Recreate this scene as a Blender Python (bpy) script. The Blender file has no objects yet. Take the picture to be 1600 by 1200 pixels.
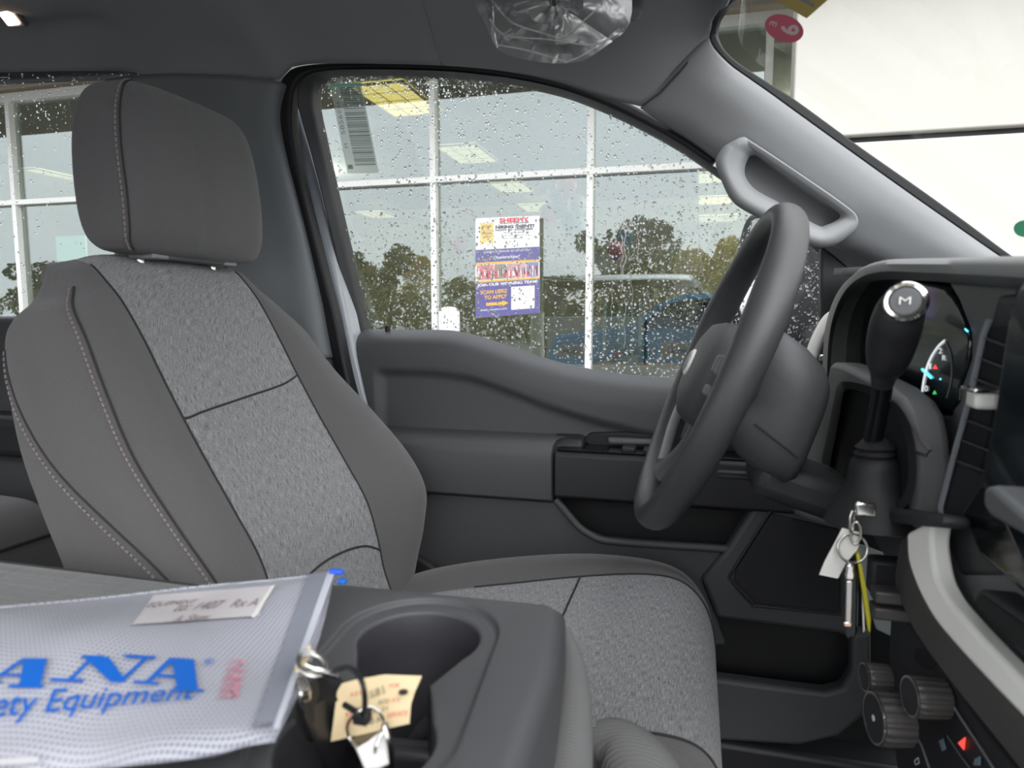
import bpy, bmesh, math, random
from mathutils import Vector, Matrix
from mathutils.geometry import interpolate_bezier
random.seed(7)
S = bpy.context.scene
COL = S.collection
# ------------------------------------------------------------------ camera
FPX = 1060.0
CAM = Vector((0, 0, 1.40))
YAW, PIT = math.radians(15.0), math.radians(-5.9)
FW = Vector((-math.sin(YAW)*math.cos(PIT), math.cos(YAW)*math.cos(PIT), math.sin(PIT)))
RT = Vector((math.cos(YAW), math.sin(YAW), 0))
UP = RT.cross(FW)
cd = bpy.data.cameras.new('camera'); cam = bpy.data.objects.new('camera', cd); COL.objects.link(cam)
cam.matrix_world = Matrix(((RT.x, UP.x, -FW.x, CAM.x), (RT.y, UP.y, -FW.y, CAM.y), (RT.z, UP.z, -FW.z, CAM.z), (0, 0, 0, 1)))
cd.sensor_width = 36; cd.lens = FPX/1600*36; cd.clip_start = 0.02; cd.clip_end = 500
cd.dof.use_dof = True; cd.dof.focus_distance = 1.5; cd.dof.aperture_fstop = cd.lens/2.6
S.camera = cam
S.view_settings.view_transform = 'Standard'; S.view_settings.look = 'None'
S.view_settings.gamma = 1; S.view_settings.use_curve_mapping = False
S.view_settings.exposure = 1.25
# ------------------------------------------------------------------ overcast sky
W = bpy.data.worlds.new('sky'); S.world = W; W.use_nodes = True
nt = W.node_tree; nt.nodes.clear()
wo = nt.nodes.new('ShaderNodeOutputWorld'); bg = nt.nodes.new('ShaderNodeBackground')
tc = nt.nodes.new('ShaderNodeTexCoord'); sp = nt.nodes.new('ShaderNodeSeparateXYZ'); rp = nt.nodes.new('ShaderNodeValToRGB')
nt.links.new(tc.outputs['Generated'], sp.inputs[0]); nt.links.new(sp.outputs['Z'], rp.inputs[0])
rp.color_ramp.elements[0].color = (0.80, 0.84, 0.86, 1); rp.color_ramp.elements[1].color = (0.92, 0.96, 1.0, 1)
nz = nt.nodes.new('ShaderNodeTexNoise'); nz.inputs['Scale'].default_value = 2.2; nz.inputs['Detail'].default_value = 4
mx = nt.nodes.new('ShaderNodeMix'); mx.data_type = 'RGBA'; mx.blend_type = 'MULTIPLY'; mx.inputs[0].default_value = 0.35
nt.links.new(tc.outputs['Generated'], nz.inputs['Vector']); nt.links.new(rp.outputs[0], mx.inputs[6]); nt.links.new(nz.outputs['Fac'], mx.inputs[7])
nt.links.new(mx.outputs[2], bg.inputs[0]); bg.inputs[1].default_value = 1.45
nt.links.new(bg.outputs[0], wo.inputs[0])
sd = bpy.data.lights.new('sun', 'SUN'); sd.energy = 1.1; sd.angle = math.radians(60); sd.color = (1, .98, .95)
so = bpy.data.objects.new('sun', sd); COL.objects.link(so); so.location = (2, -3, 8)
so.rotation_euler = Vector((-.45, .75, -.75)).to_track_quat('-Z', 'Y').to_euler()

# ------------------------------------------------------------------ rays onto real planes
def ray(px, py): return FW*FPX + RT*(px-800) + UP*(600-py)
def PY(px, py, Y): v = ray(px, py); return CAM + v*((Y-CAM.y)/v.y)
def PX(px, py, X): v = ray(px, py); return CAM + v*((X-CAM.x)/v.x)
def PZ(px, py, Z): v = ray(px, py); return CAM + v*((Z-CAM.z)/v.z)
def PP(px, py, p0, n):
    v = ray(px, py); return CAM + v*((p0-CAM).dot(n)/v.dot(n))
DN = Vector((1, .05, 0)).normalized()
def DP(px, py, off=0.0): return PP(px, py, Vector((.19-off, 1.04, 1.3)), DN)   # face of the dashboard
GN = Vector((0, 1, .19)).normalized()
GP0 = Vector((0, 1.215, 1.36))
def GP(px, py, off=0.0): return PP(px, py, GP0+GN*off, GN)                    # plane of the door glass

# ------------------------------------------------------------------ materials
def newmat(name):
    m = bpy.data.materials.new(name); m.use_nodes = True
    return m, m.node_tree, m.node_tree.nodes['Principled BSDF']
def coord(nt, uv=False):
    t = nt.nodes.new('ShaderNodeTexCoord'); return t.outputs['UV' if uv else 'Object']
def M(name, c, r=.5, metal=0, bump=None, var=.0, spec=None, emit=None, coat=0, bs=.15):
    m, nt, b = newmat(name)
    b.inputs['Base Color'].default_value = (*c, 1); b.inputs['Roughness'].default_value = r; b.inputs['Metallic'].default_value = metal
    if spec is not None: b.inputs['Specular IOR Level'].default_value = spec
    if coat: b.inputs['Coat Weight'].default_value = coat
    co = coord(nt)
    n2 = nt.nodes.new('ShaderNodeTexNoise'); n2.inputs['Scale'].default_value = 14; nt.links.new(co, n2.inputs['Vector'])
    k = nt.nodes.new('ShaderNodeMapRange'); k.inputs[3].default_value = 1-var-.02; k.inputs[4].default_value = 1+var+.02
    nt.links.new(n2.outputs['Fac'], k.inputs[0])
    mm = nt.nodes.new('ShaderNodeVectorMath'); mm.operation = 'SCALE'; mm.inputs[0].default_value = c
    nt.links.new(k.outputs[0], mm.inputs['Scale']); nt.links.new(mm.outputs[0], b.inputs['Base Color'])
    if bump:
        n = nt.nodes.new('ShaderNodeTexNoise'); n.inputs['Scale'].default_value = bump; n.inputs['Detail'].default_value = 3
        bp = nt.nodes.new('ShaderNodeBump'); bp.inputs['Strength'].default_value = bs; bp.inputs['Distance'].default_value = .001
        nt.links.new(co, n.inputs['Vector']); nt.links.new(n.outputs['Fac'], bp.inputs['Height']); nt.links.new(bp.outputs[0], b.inputs['Normal'])
    if emit:
        b.inputs['Emission Color'].default_value = (*emit[0], 1); b.inputs['Emission Strength'].default_value = emit[1]
    return m
def fabric(name, dark, light, weave=1400, streak=(260, 45), mixs=1.0, rough=.95):
    m, nt, b = newmat(name); N = nt.nodes; L = nt.links
    co = coord(nt, True)
    mp = N.new('ShaderNodeMapping'); mp.inputs['Scale'].default_value = (streak[0], streak[1], 1); L.new(co, mp.inputs[0])
    n1 = N.new('ShaderNodeTexNoise'); n1.inputs['Scale'].default_value = 1; n1.inputs['Detail'].default_value = 4; n1.inputs['Roughness'].default_value = .7; L.new(mp.outputs[0], n1.inputs['Vector'])
    mp2 = N.new('ShaderNodeMapping'); mp2.inputs['Scale'].default_value = (streak[1]*1.6, streak[0]*1.6, 1); L.new(co, mp2.inputs[0])
    n2 = N.new('ShaderNodeTexNoise'); n2.inputs['Scale'].default_value = 1; n2.inputs['Detail'].default_value = 3; L.new(mp2.outputs[0], n2.inputs['Vector'])
    ad = N.new('ShaderNodeMath'); ad.operation = 'ADD'; L.new(n1.outputs['Fac'], ad.inputs[0]); 
    m2 = N.new('ShaderNodeMath'); m2.operation = 'MULTIPLY'; m2.inputs[1].default_value = .45; L.new(n2.outputs['Fac'], m2.inputs[0]); L.new(m2.outputs[0], ad.inputs[1])
    cr = N.new('ShaderNodeValToRGB'); cr.color_ramp.elements[0].position = .58; cr.color_ramp.elements[1].position = .88
    cr.color_ramp.elements[0].color = (*dark, 1); cr.color_ramp.elements[1].color = (*light, 1)
    L.new(ad.outputs[0], cr.inputs[0]); L.new(cr.outputs[0], b.inputs['Base Color'])
    b.inputs['Roughness'].default_value = rough; b.inputs['Specular IOR Level'].default_value = .15
    b.inputs['Sheen Weight'].default_value = .25; b.inputs['Sheen Roughness'].default_value = .5
    ck = N.new('ShaderNodeTexVoronoi'); ck.inputs['Scale'].default_value = weave; L.new(co, ck.inputs['Vector'])
    bp = N.new('ShaderNodeBump'); bp.inputs['Strength'].default_value = .35*mixs; bp.inputs['Distance'].default_value = .0012
    L.new(ck.outputs['Distance'], bp.inputs['Height'])
    bp2 = N.new('ShaderNodeBump'); bp2.inputs['Strength'].default_value = .5*mixs; bp2.inputs['Distance'].default_value = .0008
    L.new(ad.outputs[0], bp2.inputs['Height']); L.new(bp.outputs[0], bp2.inputs['Normal']); L.new(bp2.outputs[0], b.inputs['Normal'])
    return m
def glassmat(name, refl=.06, tint=(1, 1, 1), rough=0.0, haze=0.0):
    m = bpy.data.materials.new(name); m.use_nodes = True; nt = m.node_tree; nt.nodes.clear(); N = nt.nodes; L = nt.links
    o = N.new('ShaderNodeOutputMaterial'); t = N.new('ShaderNodeBsdfTransparent'); t.inputs[0].default_value = (*tint, 1)
    g = N.new('ShaderNodeBsdfGlossy'); g.inputs['Roughness'].default_value = rough; g.inputs[0].default_value = (.92, .97, .98, 1)
    fr = N.new('ShaderNodeLayerWeight'); fr.inputs[0].default_value = .25
    mr = N.new('ShaderNodeMapRange'); mr.inputs[3].default_value = refl; mr.inputs[4].default_value = min(1, refl+.6); L.new(fr.outputs['Facing'], mr.inputs[0])
    pw = N.new('ShaderNodeMath'); pw.operation = 'POWER'; pw.inputs[1].default_value = 4; L.new(fr.outputs['Facing'], pw.inputs[0]); L.new(pw.outputs[0], mr.inputs[0])
    mx = N.new('ShaderNodeMixShader'); L.new(mr.outputs[0], mx.inputs[0]); L.new(t.outputs[0], mx.inputs[1]); L.new(g.outputs[0], mx.inputs[2])
    L.new(mx.outputs[0], o.inputs[0]); return m

PLA = M('charcoal_grained_plastic', (.075, .076, .081), .55, bump=900, bs=.25)
PLB = M('black_grained_plastic', (.026, .026, .029), .5, bump=900, bs=.25)
PLM = M('mid_grey_plastic', (.125, .128, .136), .55, bump=900, bs=.2)
PLG = M('light_grey_pillar_plastic', (.245, .25, .258), .5, bump=700, bs=.15)
CLOTH = M('grey_headliner_cloth', (.25, .255, .26), .95, bump=1500, bs=.3)
RUB = M('black_rubber', (.012, .012, .014), .6, bump=300)
PNT = M('pale_grey_paint', (.40, .43, .47), .25, coat=.6)
WHEEL = M('black_wheel_leather', (.05, .05, .052), .42, bump=1100, bs=.3)
GLOSS = M('gloss_black', (.006, .007, .008), .12)
SCR = M('dark_screen_glass', (.010, .016, .018), .10, coat=.5)
CHR = M('chrome', (.85, .83, .80), .12, 1)
STEEL = M('steel_wire', (.62, .60, .57), .25, 1)
SIL = M('satin_silver_trim', (.90, .88, .83), .5, .0)
FPAN = fabric('heathered_grey_seat_fabric', (.10, .102, .107), (.42, .42, .43), streak=(1000, 75))
FBOL = fabric('plain_dark_grey_seat_fabric', (.105, .101, .103), (.150, .145, .147), weave=1100, streak=(900, 900))
SEAM = M('dark_seam_thread', (.035, .034, .036), .9)
STI = M('brown_grey_stitching', (.26, .21, .22), .8)
FRIB = fabric('ribbed_grey_fabric', (.09, .089, .09), (.17, .168, .168), weave=700, streak=(500, 6))
CARP = M('black_carpet', (.012, .012, .013), 1, bump=400, bs=.8)
WHT = M('white_painted_metal', (.80, .80, .77), .4)
WPAN = M('white_panel_cladding', (.57, .55, .50), .6, var=.01)
PAPER = M('white_paper', (.78, .76, .72), .8)
GLASS = glassmat('clear_car_glass', .045)
SHOP = glassmat('reflective_shop_glass', .19, (.62, .68, .66))
def dropmat():
    m, nt, b = newmat('rain_water'); b.inputs['Transmission Weight'].default_value = 1; b.inputs['Roughness'].default_value = 0
    b.inputs['IOR'].default_value = 1.33; b.inputs['Base Color'].default_value = (1, 1, 1, 1); return m
DROP = dropmat()

# ------------------------------------------------------------------ object helpers
def wloc(o):
    v = Vector((0, 0, 0))
    while o: v += o.location; o = o.parent
    return v
def tag(o, label=None, cat=None, group=None, kind=None):
    if label: o['label'] = label
    if cat: o['category'] = cat
    if group: o['group'] = group
    if kind: o['kind'] = kind
    return o
def empty(name, loc, label, cat, group=None, kind=None):
    o = bpy.data.objects.new(name, None); COL.objects.link(o); o.location = loc; o.empty_display_size = .02
    return tag(o, label, cat, group, kind)
def finish(o, smooth=35):
    me = o.data
    for p in me.polygons: p.use_smooth = True
    me.set_sharp_from_angle(angle=math.radians(smooth))
def mesh(name, vs, fs, mat, parent=None, smooth=35, fm=None, uvs=None, bevel=0, seg=3, sub=0):
    vs = [Vector(v) for v in vs]
    if parent: org = wloc(parent)
    else:
        n = len(vs); org = Vector((sum(v.x for v in vs)/n, sum(v.y for v in vs)/n, min(v.z for v in vs)))
    me = bpy.data.meshes.new(name); me.from_pydata([v-org for v in vs], [], fs)
    mats = mat if isinstance(mat, (list, tuple)) else [mat]
    for m in mats: me.materials.append(m)
    if fm:
        for p, i in zip(me.polygons, fm): p.material_index = i
    if uvs:
        ul = me.uv_layers.new(name='UVMap')
        for lp in me.loops: ul.data[lp.index].uv = uvs[lp.vertex_index]
    bm = bmesh.new(); bm.from_mesh(me)
    if not uvs: bmesh.ops.remove_doubles(bm, verts=bm.verts, dist=1e-6)
    bmesh.ops.recalc_face_normals(bm, faces=bm.faces); bm.to_mesh(me); bm.free()
    o = bpy.data.objects.new(name, me); COL.objects.link(o)
    if parent: o.parent = parent
    else: o.location = org
    finish(o, smooth)
    if bevel:
        b = o.modifiers.new('b', 'BEVEL'); b.width = bevel; b.segments = seg; b.limit_method = 'ANGLE'; b.angle_limit = math.radians(30); b.use_clamp_overlap = True
    if sub:
        s = o.modifiers.new('s', 'SUBSURF'); s.levels = sub; s.render_levels = sub
    return o
def cr(p, n=6, closed=False):
    """Catmull-Rom through points (any dimension of Vector)"""
    p = [Vector(q) for q in p]; N = len(p); out = []
    for i in range(N if closed else N-1):
        if closed: a, b, c, d = p[(i-1) % N], p[i], p[(i+1) % N], p[(i+2) % N]
        else:
            b, c = p[i], p[i+1]; a = p[i-1] if i else b*2-c; d = p[i+2] if i+2 < N else c*2-b
        for k in range(n):
            t = k/n; out.append(.5*((2*b)+(c-a)*t+(2*a-5*b+4*c-d)*t*t+(3*b-a-3*c+d)*t**3))
    if not closed: out.append(p[-1])
    return out
def lerp_pts(p, x):
    """piecewise linear y(x) with smooth easing off"""
    if x <= p[0][0]: return p[0][1]
    for (a, b), (c, d) in zip(p, p[1:]):
        if x <= c: return b+(d-b)*(x-a)/(c-a)
    return p[-1][1]
def resample(pts, n):
    pts = [Vector(p) for p in pts]; L = [0]
    for a, b in zip(pts, pts[1:]): L.append(L[-1]+(b-a).length)
    out = []; j = 0
    for i in range(n):
        t = L[-1]*i/(n-1)
        while j < len(pts)-2 and L[j+1] < t: j += 1
        s = (t-L[j])/max(1e-9, L[j+1]-L[j]); out.append(pts[j].lerp(pts[j+1], min(1, max(0, s))))
    return out
def prism(name, poly, vec, mat, parent=None, bevel=.002, smoothn=0, seg=3, smooth=35):
    """closed outline poly swept by vec"""
    if smoothn: poly = cr(poly, smoothn, True)
    poly = [Vector(p) for p in poly]; vec = Vector(vec); n = len(poly)
    vs = poly+[p+vec for p in poly]
    fs = [list(range(n)), list(range(2*n-1, n-1, -1))]+[[i, (i+1) % n, n+(i+1) % n, n+i] for i in range(n)]
    return mesh(name, vs, fs, mat, parent, smooth, bevel=bevel, seg=seg)
def band(name, A, B, vec, mat, parent=None, bevel=.003, n=60, sm=6, smooth=40):
    """strip between two curves A and B, thickened by vec"""
    A = resample(cr(A, sm), n); B = resample(cr(B, sm), n); vec = Vector(vec)
    vs = A+B+[p+vec for p in A]+[p+vec for p in B]; fs = []
    for i in range(n-1):
        j = i+1
        fs += [[i, j, n+j, n+i], [2*n+i, 3*n+i, 3*n+j, 2*n+j], [i, 2*n+i, 2*n+j, j], [n+i, n+j, 3*n+j, 3*n+i]]
    fs += [[0, n, 3*n, 2*n], [n-1, 3*n-1, 4*n-1, 2*n-1][:1]+[3*n-1, 4*n-1, 2*n-1][:0]+[3*n-1, 4*n-1, 2*n-1]][:1]
    fs += [[n-1, 3*n-1, 4*n-1, 2*n-1]]
    return mesh(name, vs, fs, mat, parent, smooth, bevel=bevel)
def loft(name, rows, mat, parent=None, closed=False, caps=False, smooth=40, fm=None, uv=None, bevel=0, thick=0):
    nr, nc = len(rows), len(rows[0]); vs = [p for r in rows for p in r]; fs = []; mi = []; 
    for i in range(nr-1):
        for j in range(nc if closed else nc-1):
            k = (j+1) % nc; fs.append([i*nc+j, i*nc+k, (i+1)*nc+k, (i+1)*nc+j]); mi.append(fm(i, j) if fm else 0)
    if caps: fs += [list(range(nc)), [(nr-1)*nc+j for j in range(nc)][::-1]]; mi += [0, 0]
    o = mesh(name, vs, fs, mat, parent, smooth, mi, uv, bevel)
    if thick:
        s = o.modifiers.new('t', 'SOLIDIFY'); s.thickness = thick; s.offset = 0
    return o
def tube(name, pts, r, mat, parent=None, n=10, closed=False, taper=None, flat=1.0, upv=None, build=True):
    pts = [Vector(p) for p in pts]; N = len(pts); rows = []
    up = Vector(upv) if upv else Vector((0.13, .21, 1)).normalized()
    for i, p in enumerate(pts):
        a = pts[(i-1) % N] if (closed or i) else p; b = pts[(i+1) % N] if (closed or i < N-1) else p
        t = (b-a).normalized(); s = t.cross(up)
        if s.length < 1e-3: s = t.cross(Vector((1, 0, 0)))
        s.normalize(); u = s.cross(t)
        rr = taper[i] if taper else r
        rows.append([p+(s*math.cos(2*math.pi*k/n)+u*math.sin(2*math.pi*k/n)*flat)*rr for k in range(n)])
        if not upv: up = u
    vs = [q for r_ in rows for q in r_]; fs = []
    for i in range(N if closed else N-1):
        i2 = (i+1) % N
        for k in range(n): fs.append([i*n+k, i*n+(k+1) % n, i2*n+(k+1) % n, i2*n+k])
    if not closed: fs += [list(range(n)), [(N-1)*n+k for k in range(n)][::-1]]
    if not build: return vs, fs
    return mesh(name, vs, fs, mat, parent, 50)
def join(parts):
    vs, fs = [], []
    for v, f in parts:
        o = len(vs); vs += v; fs += [[i+o for i in q] for q in f]
    return vs, fs
def box(c, s, ax=None):
    """box verts/faces: centre, size, optional axes (3 vectors)"""
    c = Vector(c); ax = ax or (Vector((1, 0, 0)), Vector((0, 1, 0)), Vector((0, 0, 1)))
    vs = [c+ax[0]*(s[0]/2*i)+ax[1]*(s[1]/2*j)+ax[2]*(s[2]/2*k) for i in (-1, 1) for j in (-1, 1) for k in (-1, 1)]
    return vs, [[0, 1, 3, 2], [4, 6, 7, 5], [0, 4, 5, 1], [2, 3, 7, 6], [0, 2, 6, 4], [1, 5, 7, 3]]
def B(name, c, s, mat, parent=None, bevel=.003, ax=None, seg=3):
    v, f = box(c, s, ax); return mesh(name, v, f, mat, parent, bevel=bevel, seg=seg)
def lathe(name, c, axis, prof, mat, parent=None, n=40, smooth=35, ridges=0, rd=0, sq=(1, 1), build=True, closed=False):
    """prof: list of (dist along axis, radius)"""
    axis = Vector(axis).normalized(); a = axis.orthogonal().normalized(); b = axis.cross(a); c = Vector(c); vs = []; fs = []
    for d, r in prof:
        for k in range(n):
            t = 2*math.pi*k/n; rr = r-(rd if ridges and (k*ridges//n) % 2 else 0)
            vs.append(c+axis*d+a*(math.cos(t)*rr*sq[0])+b*(math.sin(t)*rr*sq[1]))
    for i in range(len(prof)-1):
        for k in range(n): fs.append([i*n+k, i*n+(k+1) % n, (i+1)*n+(k+1) % n, (i+1)*n+k])
    if prof[0][1] > 1e-4: fs.append(list(range(n)))
    if prof[-1][1] > 1e-4: fs.append([(len(prof)-1)*n+k for k in range(n)][::-1])
    if not build: return vs, fs
    return mesh(name, vs, fs, mat, parent, smooth)
def quadmap(bl, br, tr, tl, off=.001, flip=False):
    bl, br, tr, tl = map(Vector, (bl, br, tr, tl)); n = (br-bl).cross(tl-bl).normalized()
    if n.dot(CAM-bl) < 0: n = -n
    def f(u, v, h=0): return (bl*(1-u)+br*u)*(1-v)+(tl*(1-u)+tr*u)*v+n*(off+h)
    return f
DG = None
def text(name, s, fn, mat, parent, u0=0, u1=1, v0=0, v1=1, shear=0, bold=.0, smooth=35):
    """lay the string s over the rectangle u0..u1 x v0..v1 of the surface map fn"""
    c = bpy.data.curves.new('txt', 'FONT'); c.body = s; c.size = 1; c.shear = shear; c.offset = bold; c.resolution_u = 3
    o = bpy.data.objects.new('txt', c); COL.objects.link(o); bpy.context.view_layer.update()
    me = bpy.data.meshes.new_from_object(o.evaluated_get(bpy.context.evaluated_depsgraph_get()))
    bm = bmesh.new(); bm.from_mesh(me); bmesh.ops.triangulate(bm, faces=bm.faces); bm.to_mesh(me); bm.free(); vs = [v.co.copy() for v in me.vertices]; fs = [list(p.vertices) for p in me.polygons]
    bpy.data.objects.remove(o); bpy.data.curves.remove(c); bpy.data.meshes.remove(me)
    xs = [v.x for v in vs]; ys = [v.y for v in vs]; x0, x1, y0, y1 = min(xs), max(xs), min(ys), max(ys)
    W = [fn(u0+(v.x-x0)/(x1-x0)*(u1-u0), v0+(v.y-y0)/(y1-y0)*(v1-v0)) for v in vs]
    o = mesh(name, W, fs, mat, parent, smooth); return o
def flatq(name, fn, pts, mat, parent, h=0):
    return mesh(name, [fn(u, v, h) for u, v in pts], [list(range(len(pts)))], mat, parent)
def struct(o, cat=None): o['kind'] = 'structure'; return o

# =================================================================== THE CAB
# ---- headliner
edge = [(-700, 128), (-300, 122), (0, 112), (190, 110), (225, 116), (252, 124), (340, 119), (400, 122), (432, 128), (446, 112), (470, 100), (560, 98), (720, 103), (850, 122), (950, 153), (1003, 166)]
e0 = [PY(x, y, 1.09) for x, y in edge]
e0 = resample(cr(e0, 5), 90)
cl_ = empty('ceiling', Vector((-.8, .46, 1.99)), None, None, kind='structure')
XS = -.40
def ss_(t): t = max(0, min(1, t)); return t*t*(3-2*t)
rows = []
for p in [q for q in e0 if q.x < XS+.01]:
    def q(y, z): return Vector((p.x, y, z))
    rows.append(cr([p, q(1.06, p.z+.030), q(1.02, p.z+.062), q(.96, 1.92), q(.86, 1.957), q(.68, 1.982), q(.46, 1.99), q(.1, 1.98), q(-.15, 1.93), q(-.30, 1.84)], 4))
xl = rows[-1][0].x
loft('roof_lining', rows, CLOTH, cl_, thick=.006, smooth=80)
last = rows[-1]
side = [last[0]]+[q for q in e0 if q.x >= XS+.01]
seam_ = [PY(1030, 144, 1.08), PY(1062, 111, 1.07), PY(1090, 80, 1.06), PY(1109, 56, 1.05), PY(1113, 30, 1.03), PY(1126, 12, 1.00), PY(1142, -4, .965)]
head = [Vector((.075, .80, 1.862)), Vector((.095, .62, 1.885)), Vector((.10, .46, 1.89)), Vector((.095, .2, 1.885)), Vector((.07, 0, 1.87)), Vector((.04, -.15, 1.85)), Vector((.0, -.30, 1.81))]
E1 = resample(side, 30)+resample(cr([side[-1]]+seam_+head, 6), 60)[1:]
I1_ = resample(last, len(E1))
EZ = [(q.x, q.z) for q in sorted(side, key=lambda q: q.x)]
def zside(x, y):
    e = lerp_pts(EZ, x)
    P_ = [(-.30, 1.84), (-.15, 1.93), (.1, 1.98), (.46, 1.99), (.68, 1.982), (.86, 1.957), (.96, 1.92), (1.02, e+.062), (1.06, e+.03), (1.09, e)]
    return lerp_pts(P_, y)
rows = []
for k, (e, i_) in enumerate(zip(E1, I1_)):
    d = i_-e; t = k/(len(E1)-1); h = max(.012, .16*min(1, d.length/.45))
    row = []
    for u in (0, .04, .10, .2, .35, .55, .78, 1):
        v = e+d*u; up_ = (1-(1-u)**3)-u   # quick rise next to the edge, level further in
        row.append(v+Vector((0, 0, up_*max(0, d.z+.10)*1.0)))
    dd = cr(row, 4); out = [dd[0]]
    for v in dd[1:]:
        w = ss_((v.x-XS)/.30); out.append(Vector((v.x, v.y, zside(v.x, v.y)*(1-w)+v.z*w)))
    rows.append(out)
loft('header_lining', rows, CLOTH, cl_, thick=.006, smooth=80)
# outer roof skin of the truck
rp_ = [(-1.9, 0), (-1.2, .01), (-.6, .012), (-.25, 0), (-.05, -.012)]
rr = []
for x, dz in rp_:
    rr.append(cr([Vector((x, 1.20, 1.915+dz)), Vector((x, 1.13, 1.955+dz)), Vector((x, .95, 2.0+dz)), Vector((x, .46, 2.04+dz)), Vector((x, 0, 2.0+dz)), Vector((x, -.22, 1.93+dz)), Vector((x, -.30, 1.84+dz))], 4))
ro = loft('trim_1', rr, PNT, thick=.01); struct(ro); ro['label'] = 'painted outer roof panel above the cab'
# cargo/dome lamp
dl = empty('dome_light', PY(14, 25, .98), 'small lit warm dome lamp in the grey headliner at upper left', 'lamp')
p = PY(14, 26, .97); 
ax = (Vector((1, .0, -.02)).normalized(), Vector((0, .75, -.66)).normalized(), Vector((0, .66, .75)).normalized())
LENS = M('warm_lamp_lens', (.9, .6, .45), .3, emit=((1, .62, .42), 3.0))
B('lamp_bezel', p+ax[2]*.006, (.040, .042, .010), PLM, dl, .004, ax)
B('lamp_lens', p-ax[2]*.001, (.026, .028, .008), LENS, dl, .003, ax)

# ---- B pillar trim
rt_ = [(506, 560), (500, 530), (490, 470), (465, 360), (437, 250), (425, 190), (426, 158), (435, 126)]
lt_ = [(250, 560), (250, 500), (250, 440), (250, 360), (246, 270), (243, 190), (240, 150), (236, 124)]
# light trim panel with a chamfer edge
def bt(x, y, Y): return PY(x, y, Y)
R1 = resample(cr([bt(x, y, 1.085) for x, y in rt_], 6), 50); L1 = resample(cr([bt(x-70, y, 1.11) for x, y in lt_], 6), 50)
rows = []
for a, b in zip(R1, L1):
    d = b-a; row = [a+Vector((0, .05, 0)), a+Vector((0, .012, 0)), a+d*.03+Vector((0, -.002, 0)), a+d*.10+Vector((0, -.012, 0)), a+d*.22+Vector((0, -.026, 0)), a+d*.5+Vector((0, -.034, 0)), a+d*.8+Vector((0, -.02, 0)), b]
    rows.append(cr(row, 4))
bp = loft('trim_2', rows, [M('slate_grey_pillar_plastic', (.17, .18, .19), .5, bump=700)], thick=.004); struct(bp); bp['label'] = 'grey pillar trim behind the driver headrest'
# lower extension of the pillar
B_ = prism('trim_3', [PY(236, 555, 1.10), PY(506, 545, 1.10), PY(540, 700, 1.10), PY(600, 950, 1.10), PY(250, 950, 1.10)], (0, .05, 0), PLM, bevel=.004); struct(B_)

# ---- front door opening: seal, painted strip, door frame
O1 = [(560, 700), (528, 600), (506, 500), (490, 440), (465, 340), (437, 240), (426, 190), (426, 155), (440, 120), (468, 102), (560, 96), (720, 97), (850, 115), (950, 145), (1050, 196), (1124, 242)]
I1 = [(575, 700), (545, 600), (524, 500), (506, 430), (478, 320), (460, 240), (453, 190), (455, 150), (464, 126), (490, 112), (570, 106), (720, 111), (850, 131), (945, 163), (1045, 213), (1112, 257)]
sl = band('trim_4', [PY(x, y, 1.11) for x, y in O1], [PY(x, y, 1.105) for x, y in I1], (0, .03, 0), RUB, bevel=.006, n=110); struct(sl); sl['label'] = 'black rubber door seal around the driver door opening'
I2 = [(590, 700), (566, 600), (545, 500), (525, 410), (497, 290), (474, 200), (463, 160), (466, 130)]
I1b = [(565, 700), (540, 600), (520, 500), (502, 430), (474, 320), (456, 240), (449, 190), (452, 150)]
ps = band('trim_5', [PY(x, y, 1.14) for x, y in I1b], [PY(x, y, 1.15) for x, y in I2], (0, .04, 0), PNT, bevel=.004, n=70); struct(ps); ps['label'] = 'pale painted door pillar strip between the two black seals'

# ---- driver door
door = empty('door_1', (-.2, 1.17, .70), 'charcoal driver door panel with armrest, below the rain-speckled window', 'door', kind='structure')
del door['category']
FO = [(600, 700), (576, 600), (548, 505), (525, 405), (494, 275), (470, 190), (462, 155), (468, 130), (492, 112), (570, 107), (720, 112), (850, 131), (945, 163), (1045, 213), (1120, 262), (1200, 318), (1300, 395), (1345, 432)]
FI = [(620, 700), (592, 600), (569, 516), (545, 415), (519, 305), (499, 215), (488, 160), (492, 128), (514, 114), (600, 112), (720, 117), (850, 137), (940, 168), (1040, 218), (1115, 267), (1195, 324), (1295, 402), (1320, 440)]
band('window_frame', [GP(x, y, -.035) for x, y in FO], [GP(x, y, -.015) for x, y in FI], (0, .035, 0), PLB, door, .005, n=120)
SILL = [(-.70, 1.368), (-.669, 1.367), (-.55, 1.366), (-.47, 1.366), (-.427, 1.363), (-.38, 1.352), (-.327, 1.336), (-.27, 1.318), (-.206, 1.302), (-.13, 1.291), (-.058, 1.286), (.05, 1.284), (.35, 1.282)]
def ss(t): t = max(0, min(1, t)); return t*t*(3-2*t)
RT_ = [(PY(x, y, 1.17).x, PY(x, y, 1.17).z) for x, y in ((585, 574), (680, 577), (740, 585), (790, 602), (850, 626), (920, 648), (1000, 668), (1100, 690), (1300, 700))]
xr = PY(592, 600, 1.17).x
SILLs = [(v[0], v[1]) for v in cr([Vector((a, b, 0)) for a, b in SILL], 6)]
rows = []
nx, nz_ = 150, 90
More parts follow.
